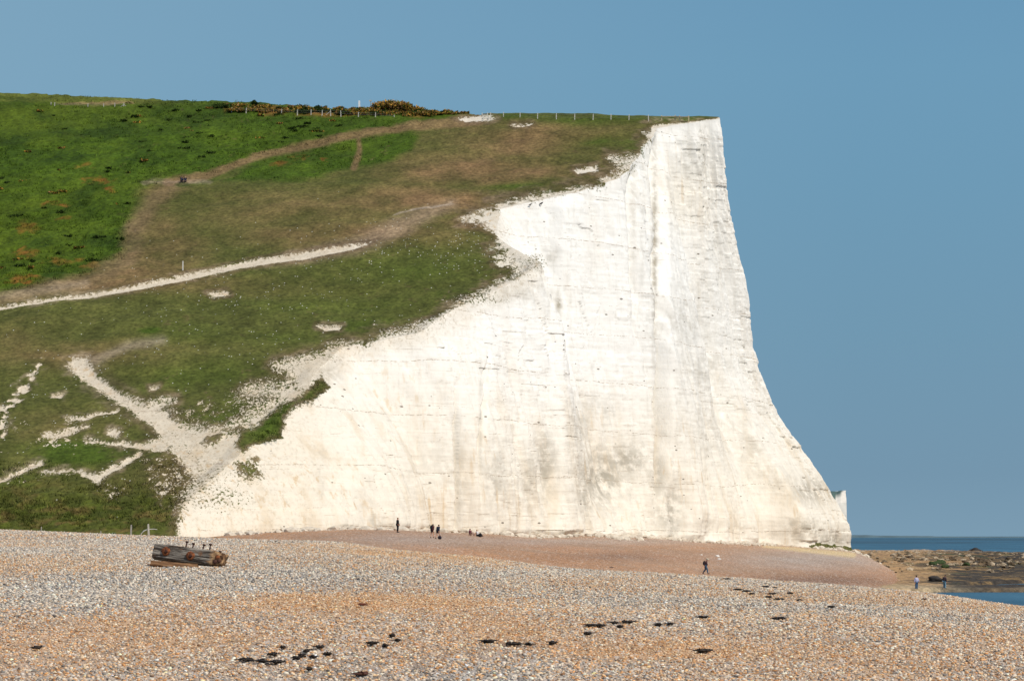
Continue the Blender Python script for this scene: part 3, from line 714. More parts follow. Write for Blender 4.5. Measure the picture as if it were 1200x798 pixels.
sets = [pebbles(120000, 46, 90, -90, 1290, lambda d: .0225 + 0 * d, 20, 1),
        pebbles(520000, 86, 205, -90, 1290, lambda d: .0235 + .00008 * (d - 85), 8, 2, flat=.7),
        pebbles(110000, 200, 430, -90, 640, lambda d: .038 + .00012 * (d - 200), 8, 3, flat=.7, dens=lambda px, D: 1 - .6 * sstep(300, 420, D))]
off = 0; Vs, Fs, Cs = [], [], []
for V, Fc, c in sets:
    Vs.append(V); Fs.append(Fc + off); Cs.append(c); off += len(V)
me = np_mesh('shingle', np.concatenate(Vs), np.concatenate(Fs), smooth=True)
attr_col(me, 'cover', np.concatenate(Cs))
n = NT('flint'); nf = n.noise(n.pos(), 18, 3, .6)
n.b.inputs['Specular IOR Level'].default_value = .3
M_FLINT = n.done(n.scale(n.attr('cover'), n.rng(nf, .3, .7, .82, 1.16, False)), .75)
tag(link('shingle', me, M_FLINT), kind='stuff', label='grey, white and tan flint pebbles covering the beach', )
del Vs, Fs, Cs, sets, V, Fc

# ------------------------------------------------------------------ sea, rock platform, far headland
def sea():
    ys = np.concatenate([np.linspace(-400, 2500, 200), np.exp(np.linspace(math.log(2600), math.log(80000), 60))])
    u_ = np.linspace(-1, 1, 60)
    Y = np.repeat(ys[:, None], 60, 1); X = u_[None, :] * (np.abs(Y) * .6 + 900) + 60
    return grid_mesh('sea', X, Y, np.zeros(X.shape))
n = NT('sea_water')
wv = n.noise(n.pos((.5, .35, 1)), .9, 5, .6)
w2_ = n.noise(n.pos((.03, .004, 1)), 1.0, 4, .6)
band = n.noise(n.pos((.004, .0022, 1)), 1.0, 4, .6)
c = n.mix(n.rng(w2_, .35, .65), (.016, .066, .105), (.034, .110, .160))
c = n.mix(n.math('MULTIPLY', n.rng(band, .53, .60), .55), c, (.022, .055, .072))
yb = n.n('ShaderNodeSeparateXYZ'); n.t.links.new(n.pos(), yb.inputs[0])
b3 = n.noise(n.pos((.004, .0007, 1)), 1.0, 4, .6)
mk = n.math('MULTIPLY', n.rng(yb.outputs[1], 2600, 3600), n.rng(yb.outputs[1], 12000, 8000))
c = n.mix(n.math('MULTIPLY', n.math('MULTIPLY', n.rng(b3, .42, .54), mk), .85), c, (.018, .034, .040))
wl = n.noise(n.pos((.02, .05, 1)), 1.0, 3, .6)
c = n.scale(c, n.rng(wl, .3, .7, .8, 1.2, False))
n.bump(wv, 1.0, .25)
n.b.inputs['Specular IOR Level'].default_value = .16
M_SEA = n.done(c, .35)
tag(link('sea', sea(), M_SEA), kind='structure')

# rock platform laid bare by the tide
rows = np.exp(np.linspace(math.log(330), math.log(1420), 420))
cols = np.concatenate([np.linspace(860, 1210, 620), np.linspace(1210, 1700, 120)[1:]])
PX, DD = np.meshgrid(cols, rows)
X = (PX - 600) / 3993 * DD; Y = DD
qq = (CAMZ - .55) * FOC / Y       # drop below the horizon
qa = (CAMZ - .55) * FOC / Y; rel_ = .42 + .58 * sstep(48, 28, qa)
z = .50 + (fbm(X / 14, Y / 40, 4, 131) * .30 + np.abs(fbm(X / 3, Y / 12, 4, 133)) * .45 + fbm(X / 1.2, Y / 4, 3, 135) * .16) * rel_
farx = np.interp(PX, [990, 1100, 1200, 1500], [18.3, 19.2, 21.5, 24])
z = z + 1.0 * sstep(7, 0, qq - farx) * (.6 + .9 * np.abs(fbm(X / 5, Y / 60, 3, 137)))
z = np.where(qq < farx + fbm(X / 6, X * 0, 3, 139) * .8, -.8, z)
sea_in = sdpoly([(1052, 62.2), (1100, 60.3), (1180, 60.2), (1900, 60.4), (1900, 140), (1000, 140), (1020, 70)], PX + fbm(X / 3, Y / 9, 3, 140) * 6, qq, 6) / 6
z = np.where(sea_in > -.5, z - sstep(-.5, .8, sea_in) * 1.6, z)
ch = sdpoly([(1100, 56.2), (1120, 55.2), (1150, 53.2), (1175, 51.6), (1210, 50.4), (1900, 48), (1900, 56.0), (1180, 56.4), (1140, 56.6), (1115, 56.8)], PX + fbm(X / 3, Y / 9, 3, 141) * 8, qq, 6) / 6
z = z - sstep(-.4, .6, ch) * 1.4
strip = blob(PX, qq, 1180, 58.4, 100, 1.2)
z = np.where((z > -.2), np.maximum(z, z * (1 - strip) + .35 * strip), z)
x0, y0 = pix(X, Y, z)
m1 = fbm(X / 8, Y / 26, 4, 143); m2_ = fbm(X / 2, Y / 8, 4, 145)
C = np.broadcast_to(np.array([.43, .26, .12]), X.shape + (3,)).copy()
dark = np.clip(.95 * sstep(1060, 1170, PX + m1 * 80) + .25 * m1 + .5 * blob(PX, qq, 1180, 45, 90, 12), 0, 1)
C = mixv(C, np.array([.20, .125, .05]), dark)
C = mixv(C, np.array([.045, .036, .026]), sstep(.0, .22, m2_ + .5 * dark - .20) * (.45 + .5 * dark))
C = mixv(C, np.array([.46, .34, .19]), .6 * sstep(.05, .5, fbm(X / 4, Y / 14, 4, 147) - .1 - .25 * dark))
C = mixv(C, np.array([.05, .09, .02]), sstep(.30, .5, fbm(X / 4, Y / 22, 3, 149)) * (blob(PX, qq, 1120, 30, 70, 9) + .9 * blob(PX, qq, 1125, 49, 40, 4)))
C = mixv(C, np.array([.60, .50, .38]), .8 * sstep(-.2, .5, m2_) * sstep(1.8, .2, qq - farx))
C = mixv(C, np.array([.55, .43, .26]), .7 * blob(PX, qq, 1075, 60, 60, 3))
C = mixv(C, np.array([.05, .04, .03]), .9 * np.clip(blob(PX, qq, 1175, 58.4, 70, 1.6) * 1.3, 0, 1))
C = mixv(C, np.array([.052, .038, .022]), .8 * sstep(.1, -.1, z))
me = grid_mesh('rock_platform', X, Y, z)
attr_col(me, 'cover', C)
n = NT('wave_cut_rock'); a_ = n.noise(n.pos((1, .2, 1)), 1.4, 6, .7); 
n.bump(a_, .8, .4)
M_ROCK = n.done(n.scale(n.attr('cover'), n.rng(a_, .30, .70, .32, 1.55, False)), .9)
tag(link('rock_platform', me, M_ROCK), kind='structure')

# loose boulders and weed-covered rocks on the platform
def rock_shape(r, k, size, flat=.6, sub=2, jag=.35):
    bm = bmesh.new(); bmesh.ops.create_icosphere(bm, subdivisions=sub, radius=1)
    from mathutils import noise as mn
    o = Vector((r.rand() * 99, r.rand() * 99, 0))
    sx_, sy_ = .8 + r.rand() * .6, .7 + r.rand() * .4
    for v_ in bm.verts:
        p = v_.co.copy()
        f_ = 1 + jag * mn.noise(p * 1.3 + o) + jag * .5 * mn.noise(p * 3.1 + o)
        v_.co = Vector((p.x * f_ * size * sx_, p.y * f_ * size * sy_, p.z * f_ * size * flat))
    return bm
rr = np.random.RandomState(21)
bm = bmesh.new()
for i in range(760):
    px1 = 985 + rr.rand() * 330
    q1 = np.interp(px1, [990, 1100, 1200, 1500], [18.3, 19.2, 21.5, 24]) + .4 + abs(rr.randn()) * (1.0 if i < 330 else 9)
    D = (CAMZ - .8) * FOC / q1
    X_ = (px1 - 600) / 3993 * D
    b_ = rock_shape(rr, 0, (.40 + rr.rand() ** 2 * 1.2) * (D / 1100), .55, 1)
    tmp = bpy.data.meshes.new('t'); b_.transform(Matrix.Translation((X_, D, .75)) @ Matrix.Rotation(rr.rand() * 6, 4, 'Z')); b_.to_mesh(tmp); b_.free(); bm.from_mesh(tmp); bpy.data.meshes.remove(tmp)
me = bpy.data.meshes.new('boulder_rubble'); bm.to_mesh(me); bm.free()
n = NT('boulder_stone'); a_ = n.noise(n.pos(), .35, 3); b2_ = n.noise(n.pos(), 2, 5)
c = n.mix(n.rng(a_, .42, .60), (.10, .07, .04), (.46, .36, .24))
M_BOULDER = n.done(n.scale(c, n.rng(b2_, .3, .7, .7, 1.2, False)), .9)
tag(link('boulder_rubble', me, M_BOULDER), kind='stuff', label='pale and dark boulders strewn over the rock platform')

# next headland of the chain, farther off
def headland():
    D = 1800.; x1, x2 = 930, 990.5
    prof = [(720, 540), (850, 560), (900, 570), (955, 577.5), (976, 577.5), (981, 578.0), (985, 576.6), (990.8, 576.8)]
    xs = np.concatenate([np.linspace(720, 940, 20)[:-1], np.linspace(940, 991.3, 51)]); top = np.interp(xs, [p[0] for p in prof], [p[1] for p in prof])
    tx, tz = ang(xs, top)
    Zt = CAMZ + tz * D
    sec = []
    for k, (dy, fz) in enumerate([(0, 0), (0, .25), (2, .6), (5, .82), (9, .90), (14, 1.0), (60, 1.06), (260, 1.0), (300, 0)]):
        sec.append(np.stack([tx * (D + dy) , np.full(70, D + dy) , Zt * fz - (0 if fz else 2)], 1))
    G = np.array(sec)
    G[:, :, 1] += fbm(G[:, :, 0] / 9, G[:, :, 2] / 30, 3, 151) * .8
    G[:, -6:, 0] += (np.linspace(0, 1, 6)[None] ** 2) * (1 - np.array([0, .25, .6, .82, .90, 1, 1, 1, 1]))[:, None] * 1.3 + fbm(G[:, -6:, 2] / 3, G[:, -6:, 2] * 0 + 2, 3, 6) * .35
    # seaward end face closes the block
    end = G[:, -1:, :].copy(); end[:, :, 0] += .5; end[:, :, 1] += 160; end[:, :, 0] -= 12
    G = np.concatenate([G, end], 1)
    me = grid_mesh('distant_headland', G[..., 0], G[..., 1], G[..., 2]); me.polygons.foreach_set('use_smooth', [False] * len(me.polygons))
    xs_ = pix(G[..., 0], G[..., 1], G[..., 2])
    green = sstep(.80, .86, G[..., 2] / np.append(Zt, Zt[-1])[None, :]) * sstep(987.5, 984.5, xs_[0] + (xs_[1] - 577) * .9)
    attr_col(me, 'cover', mixv(np.broadcast_to(np.array([.80, .73, .62]), G.shape), np.array([.085, .135, .115]), green))
    return me
n = NT('far_chalk'); a_ = n.noise(n.pos(), .2, 5)
M_FAR = n.done(n.scale(n.attr('cover'), n.rng(a_, .3, .7, .85, 1.12, False)), .95)
tag(link('distant_headland', headland(), M_FAR), kind='structure')
def coast():
    D = 14000.
    xs = np.linspace(985, 1260, 120); top = np.interp(xs, [985, 1000, 1015, 1030, 1090, 1100, 1150, 1260], [627.0, 626.7, 626.6, 627.3, 627.7, 628.3, 628.6, 628.6])
    tx, tz = ang(xs, top)
    Z1 = CAMZ + tz * D + fbm(xs / 6, xs * 0, 3, 155) * .8
    G = np.stack([np.stack([tx * (D + dy), np.full(120, D + dy), np.where(f_ > 0, Z1 * f_, -12)], 1) for dy, f_ in ((0, 0), (10, .7), (60, 1), (600, .9), (650, 0))])
    return grid_mesh('distant_coast', G[..., 0], G[..., 1], G[..., 2])
tag(link('distant_coast', coast(), simple('far_shore', (.10, .15, .17), .95, .2, .01)), kind='structure')
# ------------------------------------------------------------------ vegetation with real leaves
def blades(X, Y, Z, Cc, h, wd, k, seed, spread=.25, up=1.0):
    r = np.random.RandomState(seed); m = len(X)
    b = np.stack([X, Y, Z], 1)[:, None] + np.concatenate([r.randn(m, k, 2) * spread, np.zeros((m, k, 1))], 2) * h[:, None, None]
    a = r.rand(m, k) * 6.283
    d = np.stack([np.cos(a), np.sin(a), 0 * a], -1)
    tip = b + np.concatenate([r.randn(m, k, 2) * .45 * up, (.6 + .6 * r.rand(m, k, 1))], 2) * h[:, None, None]
    w_ = d * (wd * (.6 + .8 * r.rand(m, k)))[..., None]
    V = np.stack([b - w_, b + w_, tip], 2).reshape(-1, 3)
    Fc = np.arange(m * k * 3).reshape(-1, 3)
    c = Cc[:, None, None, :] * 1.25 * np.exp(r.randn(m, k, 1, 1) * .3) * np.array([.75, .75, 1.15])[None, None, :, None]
    return V, Fc, np.clip(np.broadcast_to(c, (m, k, 3, 3)), .004, .9).reshape(-1, 3)

def on_hill(px, y):
    """hill points for many pixels (vectorised march)"""
    D = np.linspace(420, 900, 1000)
    tx, tz = ang(px, y)
    out = np.zeros((len(px), 3)); ok = np.zeros(len(px), bool)
    for i0 in range(0, len(px), 4000):
        sl = slice(i0, i0 + 4000)
        g = hill_z(tx[sl, None] * D, D[None, :] + 0 * tx[sl, None])
        z = CAMZ + tz[sl, None] * D
        b = z <= g
        ok[sl] = b.any(1); i = b.argmax(1)
        out[sl, 0] = tx[sl] * D[i]; out[sl, 1] = D[i]; out[sl, 2] = np.take_along_axis(g, i[:, None], 1)[:, 0]
    return out, ok

M_LEAF = None
n = NT('leaves'); n.b.inputs['Specular IOR Level'].default_value = .1
M_LEAF = n.done(n.attr('cover'), .9)
rr = np.random.RandomState(31)
ppx = np.concatenate([rr.rand(9000) * 560 - 60, rr.rand(2600) * 275 - 60, rr.rand(900) * 120 + 270])
ppy = np.concatenate([112 + rr.rand(9000) * 230, 540 + rr.rand(2600) * 80, 446 + rr.rand(900) * 82])
P, ok = on_hill(ppx, ppy)
Cc, ch, _ = paint(P[:, 0], P[:, 1], P[:, 2])
x0, y0 = pix(P[:, 0], P[:, 1], P[:, 2])
rough_turf = np.maximum(sdpoly(BRIGHT, x0, y0), sdpoly(ISLE, x0, y0)) > 0
rough_turf |= (y0 > 540) | ((x0 > 270) & (sdpoly(GR_ON[0], x0, y0) > 0))
k_ = ok & (ch < .42) & rough_turf
P, Cc = P[k_], Cc[k_]
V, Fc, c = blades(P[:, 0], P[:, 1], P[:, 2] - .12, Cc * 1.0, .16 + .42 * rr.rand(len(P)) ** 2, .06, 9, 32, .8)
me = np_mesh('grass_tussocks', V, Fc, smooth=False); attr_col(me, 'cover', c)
tag(link('grass_tussocks', me, M_LEAF), kind='stuff', label='rough grass tussocks on the ungrazed slope')

def bush_mesh(name, r, cx, cy, cz, rx, ry, rz, nleaf, cols, leaf=.16):
    """irregular crown: many small leaf faces over several lobes"""
    nl = max(3, int(6 * rx)); lob = np.stack([r.uniform(-.75, .75, nl) * rx, r.uniform(-.6, .6, nl) * ry, r.uniform(.0, .5, nl) * rz], 1)
    lr = r.uniform(.35, .62, nl)[:, None] * np.array([[rx, ry, rz]])
    j = r.randint(nl, size=nleaf)
    d = r.randn(nleaf, 3); d /= np.linalg.norm(d, axis=1)[:, None]; d[:, 2] = np.abs(d[:, 2]) * 1.0 - .15
    p = lob[j] + d * lr[j] * (.72 + .42 * r.rand(nleaf, 1))
    p[:, 2] = np.maximum(p[:, 2], .02)
    q = r.randn(nleaf, 3, 3) * leaf
    V = (p[:, None] + q).reshape(-1, 3) + np.array([cx, cy, cz])
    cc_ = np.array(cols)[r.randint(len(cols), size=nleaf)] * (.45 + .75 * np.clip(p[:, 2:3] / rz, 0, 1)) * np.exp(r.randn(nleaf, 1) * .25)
    return V, np.arange(nleaf * 3).reshape(-1, 3), np.repeat(cc_, 3, 0)

GCOL = [(.36, .19, .03), (.42, .23, .04), (.27, .15, .06), (.10, .15, .02), (.06, .09, .015)]
DCOL = [(.036, .062, .010), (.050, .076, .012), (.026, .046, .008)]
Vs, Fs, Cs, off = [], [], [], 0
for i in range(125):
    x = rr.uniform(258, 545); lo = 121 + (x - 260) * .035; y = rr.uniform(lo + 1.5, lo + 8.5 - max(0, (x - 470)) * .06)
    if rr.rand() < .25: x = rr.uniform(400, 530); y = rr.uniform(129, 135)
    h_ = hit_hill(x, y)
    kind = rr.rand() < (.93 if (265 < x < 345 or x > 385) else .45)
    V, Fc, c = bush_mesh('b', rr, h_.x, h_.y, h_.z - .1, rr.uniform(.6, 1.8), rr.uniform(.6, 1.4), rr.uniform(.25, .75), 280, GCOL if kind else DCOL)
    Vs.append(V); Fs.append(Fc + off); Cs.append(c); off += len(V)
for i in range(120):   # scattered low scrub on the lush slope
    x = rr.uniform(-40, 250) if rr.rand() < .75 else rr.uniform(300, 400); y = rr.uniform(125, 318) if x < 150 else rr.uniform(122, 190)
    if sdpoly(BRIGHT, np.array([x]), np.array([y]))[0] < 6: continue
    h_ = hit_hill(x, y)
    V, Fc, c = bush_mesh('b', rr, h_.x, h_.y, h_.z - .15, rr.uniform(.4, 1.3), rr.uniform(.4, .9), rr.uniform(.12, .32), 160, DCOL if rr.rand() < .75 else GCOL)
    Vs.append(V); Fs.append(Fc + off); Cs.append(c); off += len(V)
me = np_mesh('gorse_scrub', np.concatenate(Vs), np.concatenate(Fs), smooth=False); attr_col(me, 'cover', np.concatenate(Cs))
tag(link('gorse_scrub', me, M_LEAF), kind='stuff', label='low rust and dark green gorse scrub along the hilltop')

def bush(name, x, y, rx, rz, cols, nleaf, label, cat='bush', leaf=.14, fn=None):
    p = (fn or hit_hill)(x, y)
    V, Fc, c = bush_mesh(name, rr, 0, 0, 0, rx, rx * .7, rz, nleaf, cols, leaf)
    me = np_mesh(name, V, Fc, smooth=False); attr_col(me, 'cover', c)
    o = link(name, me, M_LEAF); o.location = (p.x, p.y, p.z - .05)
    return tag(o, label, cat)
bush('gorse_bush', 460, 130.5, 3.6, 2.2, GCOL[:4], 5200, 'broad rust coloured gorse mound standing highest on the hilltop skyline', leaf=.16)
bush('gorse_bush', 481, 131, 2.6, 1.1, GCOL[:4], 2400, 'low rust gorse bush just right of the highest gorse mound', leaf=.16)
bush('thorn_bush', 299, 123.0, .8, 1.1, DCOL, 700, 'small dark thorn bush poking up alone on the skyline')
bush('low_bush', 224, 619.3, .95, .35, [(.07, .14, .04), (.10, .17, .07), (.05, .09, .03)], 700, 'small green plant clump where chalk slope meets the shingle', 'plant', .07, fn=lambda x, y: Vector((-36.3, 415, beach_z(np.array(-36.3), np.array(415.)).item())))
bush('low_bush', 131, 619, .45, .28, [(.12, .18, .10), (.16, .22, .13)], 300, 'tiny pale green plant at the foot of the grassy slope', 'plant', .06, fn=lambda x, y: Vector((-48.8, 416, beach_z(np.array(-48.8), np.array(416.)).item())))

# ------------------------------------------------------------------ chalk rubble at the foot of the cliff
bm = bmesh.new()
for i in range(1500):
    s_ = rr.uniform(arc[2], arc[17]); k = np.searchsorted(S, s_)
    o_ = abs(rr.randn()) * 2.0 + .1
    x = Bx[k] + .92 * o_ + rr.randn() * .5; y = By[k] - .39 * o_ + rr.randn() * .5
    z = float(beach_z(np.array(x), np.array(y)))
    b_ = rock_shape(rr, 0, .08 + .95 * rr.rand() ** 6 + .16 * rr.rand(), .65, 1)
    tmp = bpy.data.meshes.new('t'); b_.transform(Matrix.Translation((x, y, z + .02)) @ Matrix.Rotation(rr.rand() * 6, 4, 'Z')); b_.to_mesh(tmp); b_.free(); bm.from_mesh(tmp); bpy.data.meshes.remove(tmp)
me = bpy.data.meshes.new('chalk_rubble'); bm.to_mesh(me); bm.free()
M_CHALK = simple('loose_chalk', (.60, .52, .41), .95, .3, 1.5)
tag(link('chalk_rubble', me, M_CHALK), kind='stuff', label='fallen chalk rubble along the foot of the cliff')

# ------------------------------------------------------------------ small solid shapes
def bm_box(bm, c, s, rot=None, taper=1.0):
    vs = []
    for dz in (-.5, .5):
        t = taper if dz > 0 else 1
        for dx, dy in ((-.5, -.5), (.5, -.5), (.5, .5), (-.5, .5)):
            p = Vector((dx * s[0] * t, dy * s[1] * t, dz * s[2]))
            if rot is not None: p = rot @ p
            vs.append(bm.verts.new(p + Vector(c)))
    for f_ in ((0, 3, 2, 1), (4, 5, 6, 7), (0, 1, 5, 4), (1, 2, 6, 5), (2, 3, 7, 6), (3, 0, 4, 7)):
        bm.faces.new([vs[i] for i in f_])

def bm_tube(bm, pts, rad, seg=8, cap=True):
    pts = [Vector(p) for p in pts]
    if not isinstance(rad, (list, tuple)): rad = [rad] * len(pts)
    rings = []
    for i, p in enumerate(pts):
        d = (pts[min(i + 1, len(pts) - 1)] - pts[max(i - 1, 0)]).normalized()
        a = d.orthogonal().normalized(); b = d.cross(a)
        rings.append([bm.verts.new(p + (a * math.cos(6.2832 * j / seg) + b * math.sin(6.2832 * j / seg)) * rad[i]) for j in range(seg)])
    for r0, r1 in zip(rings, rings[1:]):
        for j in range(seg):
            bm.faces.new((r0[j], r0[(j + 1) % seg], r1[(j + 1) % seg], r1[j]))
    if cap:
        bm.faces.new(rings[0][::-1]); bm.faces.new(rings[-1])

def bobj(name, bm, mat, parent=None, smooth=False):
    bmesh.ops.recalc_face_normals(bm, faces=bm.faces)
    me = bpy.data.meshes.new(name); bm.to_mesh(me); bm.free()
    if smooth:
        me.polygons.foreach_set('use_smooth', [True] * len(me.polygons))
    return link(name, me, mat, parent)

M_POST = simple('weathered_post', (.50, .46, .38), .9, .3, 6)
M_POSTL = simple('bleached_post', (.62, .58, .50), .9, .2, 6)
M_DKPOST = simple('grey_post', (.34, .31, .26), .9, .3, 6)
M_WIRE = simple('wire', (.35, .34, .32), .6, .1, 5, .6)

def post_bm(h, w=.17, lean=0.0):
    bm = bmesh.new()
    R_ = Matrix.Rotation(lean, 3, 'Y')
    bm_box(bm, R_ @ Vector((0, 0, h / 2 - .15)), (w, w, h + .3), R_, .86)
    bm_box(bm, R_ @ Vector((0, 0, h + .02)), (w * .84, w * .84, .05), R_, .35)
    return bm

def fence(name, posts, label, rails=(), wires=True, w=.17, mat=None, braces=()):
    """posts: (x, base y, top y) in the photograph, set down on the hill where they stand"""
    pp = []
    for x, yb, yt in posts:
        p = hit_hill(x, yb); pp.append((p, (yb - yt) * p.y / FOC))
    o0 = pp[0][0]
    root = empty(name, o0, 0, label, 'fence')
    for p, h in pp:
        o = bobj('post', post_bm(h, w, rr.uniform(-.05, .05)), mat or M_POST, root); o.location = p - o0
    if wires:
        for fz in (.45, .85):
            bm = bmesh.new(); bm_tube(bm, [(p - o0) + Vector((0, -.09, h * fz)) for p, h in pp], .012, 5)
            bobj('wire', bm, M_WIRE, root)
    for (i, j, fz) in rails:
        a = pp[i][0] - o0 + Vector((0, -.12, pp[i][1] * fz)); b = pp[j][0] - o0 + Vector((0, -.12, pp[j][1] * fz))
        bm = bmesh.new(); bm_tube(bm, [a, b], .095, 4); bobj('rail', bm, mat or M_POST, root)
    for (i, dx, fz) in braces:
        p, h = pp[i]; g = Vector((p.x + dx, p.y, float(hill_z(np.array(p.x + dx), np.array(p.y)))))
        bm = bmesh.new(); bm_tube(bm, [g - o0, p - o0 + Vector((0, 0, h * fz))], .07, 4); bobj('brace', bm, mat or M_POST, root)
    return root

fence('clifftop_fence', [(590, 138.6, 132), (609.5, 139.5, 132.6), (630, 140.3, 133), (652, 141, 133.4), (673.5, 141.2, 133.8), (695, 141.4, 134), (716, 141.6, 134.2), (737, 142, 134.8), (760, 142, 135.4)],
      'long post and wire fence along the flat clifftop skyline', mat=M_POSTL)
fence('rail_fence', [(775.5, 141.8, 135.8), (791, 142.2, 135.6), (796.5, 142.8, 135.8), (807, 144, 136)],
      'short wooden railed fence at the cliff edge end of the clifftop', rails=((0, 1, .8), (1, 2, .8), (2, 3, .8), (2, 3, .12)), wires=False, mat=simple('tan_rail', (.50, .40, .24), .9, .2, 6), braces=((1, -1.6, .45),), w=.2)
fence('meadow_fence', [(60, 124, 120.2), (64, 125, 120.8), (103, 125.3, 122), (121.5, 125.5, 122), (134.5, 125.6, 121.2), (145, 125.8, 121.2)],
      'old post and wire fence before the tan strip at top left', braces=((5, -.7, .7), (5, .75, .7)), w=.19, mat=M_POST)
fence('hilltop_fence', [(271.5, 130.5, 127), (288.5, 131.8, 127), (330, 133, 128.4), (348.5, 134.4, 129), (364.5, 134.8, 129), (377.5, 134.8, 129.4), (387.5, 135, 129.2), (399.5, 135.8, 130.2), (420, 137, 132), (440, 137.2, 132.4), (462, 138.2, 135.4)],
      'post and wire fence in front of the rust gorse on the hilltop', braces=((6, -.95, .75),), w=.19, mat=M_POST)

# stile of pale posts where the track crosses the clifftop fence
p0 = hit_hill(570, 142.6)
st = empty('wooden_stile', p0, 0, 'pale wooden stile on bare chalk where the track meets the fence', 'stile')
for dx, dy, h in ((-.85, 0, 1.65), (.22, .1, 1.7), (.85, 0, 1.7), (-.6, -.7, .75), (.45, -.7, .75)):
    o = bobj('post', post_bm(h, .17), M_POSTL, st); o.location = (dx, dy, 0)
for z_, x1, x2, yy in ((.62, -.9, .9, -.12), (1.15, -.9, .25, -.12)):
    bm = bmesh.new(); bm_box(bm, ((x1 + x2) / 2, yy, z_), (x2 - x1, .06, .16)); bobj('rail', bm, M_POSTL, st)
bm = bmesh.new(); bm_box(bm, (-.1, -.45, .45), (1.5, .30, .07)); bobj('step', bm, M_POSTL, st)

# single posts
def single_post(name, x, yb, yt, label, cat, w=.16, mat=None, fn=hit_hill, lean=0):
    p = fn(x, yb); o = bobj(name, post_bm((yb - yt) * p.y / FOC, w, lean), mat or M_POST); o.location = p
    return tag(o, label, cat)
single_post('marker_post', 214.3, 318, 306.3, 'lone pale wooden marker post standing just above the white path', 'post', .22, M_POSTL)
p = hit_hill(421, 128.3)
o = bobj('white_pillar', post_bm(9.8 * p.y / FOC, .42), simple('white_paint', (.78, .78, .76), .6, .08, 3)); o.location = p
tag(o, 'squat white pillar standing on the hilltop skyline left of the gorse mound', 'pillar')
p = hit_hill(434.5, 128.8)
sg = empty('sign_post', p, 0, 'thin brown sign post on the skyline beside the white pillar', 'sign')
bm = bmesh.new(); bm_tube(bm, [(0, 0, -.2), (0, 0, 1.95)], .07, 6); bobj('pole', bm, M_DKPOST, sg)
bm = bmesh.new(); bm_box(bm, (-.06, -.1, 1.82), (.55, .05, .26)); bobj('board', bm, M_POST, sg)

def foot_z(x, yb):                  # posts at the foot of the slope, rooted behind the shingle crest
    D = 421.0; tx, tz = ang(x, yb); X_ = float(tx * D)
    return Vector((X_, D, max(float(hill_z(np.array(X_), np.array(D))), float(beach_z(np.array(X_), np.array(D))))))
for x, yb, yt, w_, lab, ln in ((153.5, 620.5, 607.8, .2, 'grey fence post at the slope foot left of the bent branch', .03), (174.5, 620.5, 605.8, .22, 'tallest pale fence post at the slope foot beside the bent branch', -.05),
                           (118, 620, 616.5, .14, 'short stub of a post at the grassy slope foot', .05), (48.5, 620, 614.5, .12, 'thin dark post farthest left at the foot of the grassy slope', 0)):
    single_post('fence_post', x, yb, yt, lab, 'post', w_, M_DKPOST if x != 174.5 else M_POST, foot_z, ln)
p = foot_z(168, 620)
bm = bmesh.new(); bm_tube(bm, [(-.35, 0, -.1), (-.25, 0, .35), (.05, 0, .68), (.45, .05, .86), (1.3, .1, .92), (1.7, .1, .85)], [.07, .07, .065, .06, .045, .03], 7)
tag(bobj('bent_branch', bm, simple('bleached_wood', (.52, .49, .44), .9, .2, 5), smooth=True), 'bleached bent branch arching out of the grass beside the tall post', 'branch').location = p

# ------------------------------------------------------------------ washed up groyne timber
n = NT('old_timber'); ov = n.obj((.7, 9, 9)); a_ = n.noise(ov, 1.6, 6, .7, .6); b_ = n.noise(n.obj((2, 3, 3)), 1.5, 5, .65)
sxx = n.n('ShaderNodeSeparateXYZ'); n.t.links.new(n.obj(), sxx.inputs[0])
gr = n.mix(n.rng(a_, .42, .66), (.040, .028, .019), (.38, .33, .27))
gr = n.mix(n.rng(b_, .56, .66), gr, (.20, .10, .05))
br_ = n.mix(n.rng(b_, .4, .62), (.10, .045, .02), (.46, .28, .14))
br_ = n.mix(n.rng(a_, .30, .42), (.03, .02, .015), br_)
endf = n.rng(n.math('ADD', sxx.outputs[0], n.math('MULTIPLY', b_, .35)), .92, 1.12)
n.bump(a_, 1.0, .03)
M_TIMBER = n.done(n.mix(endf, gr, br_), .85)
n = NT('rust'); a_ = n.noise(n.obj(), 14, 5, .7); n.bump(a_, .8, .02)
M_RUST = n.done(n.mix(n.rng(a_, .38, .62), (.085, .028, .014), (.32, .105, .035)), .9)
M_RUSTD = simple('dark_rust', (.075, .032, .022), .85, .4, 12)
lp = hit(226, 664)
Lx = (224 - 600) / 3993 * lp.y
yaw = -.30; tim = empty('groyne_timber', (Lx, lp.y, float(beach_z(np.array(Lx), np.array(lp.y))) + .36), 0, 'heavy grey groyne timber with rusty bolts lying on the shingle', 'timber')
tim.rotation_euler = (math.radians(-13), math.radians(6.2), yaw)
L = 2.58; Hh = .53; Wd = .44
nx, nr = 90, 40
xs = np.linspace(-L / 2, L / 2, nx); th = np.linspace(0, 2 * math.pi, nr, endpoint=False)
cx_, cy_ = np.cos(th), np.sin(th)
sq = 1 / np.maximum(np.abs(cx_), np.abs(cy_)) ** .80
V = []
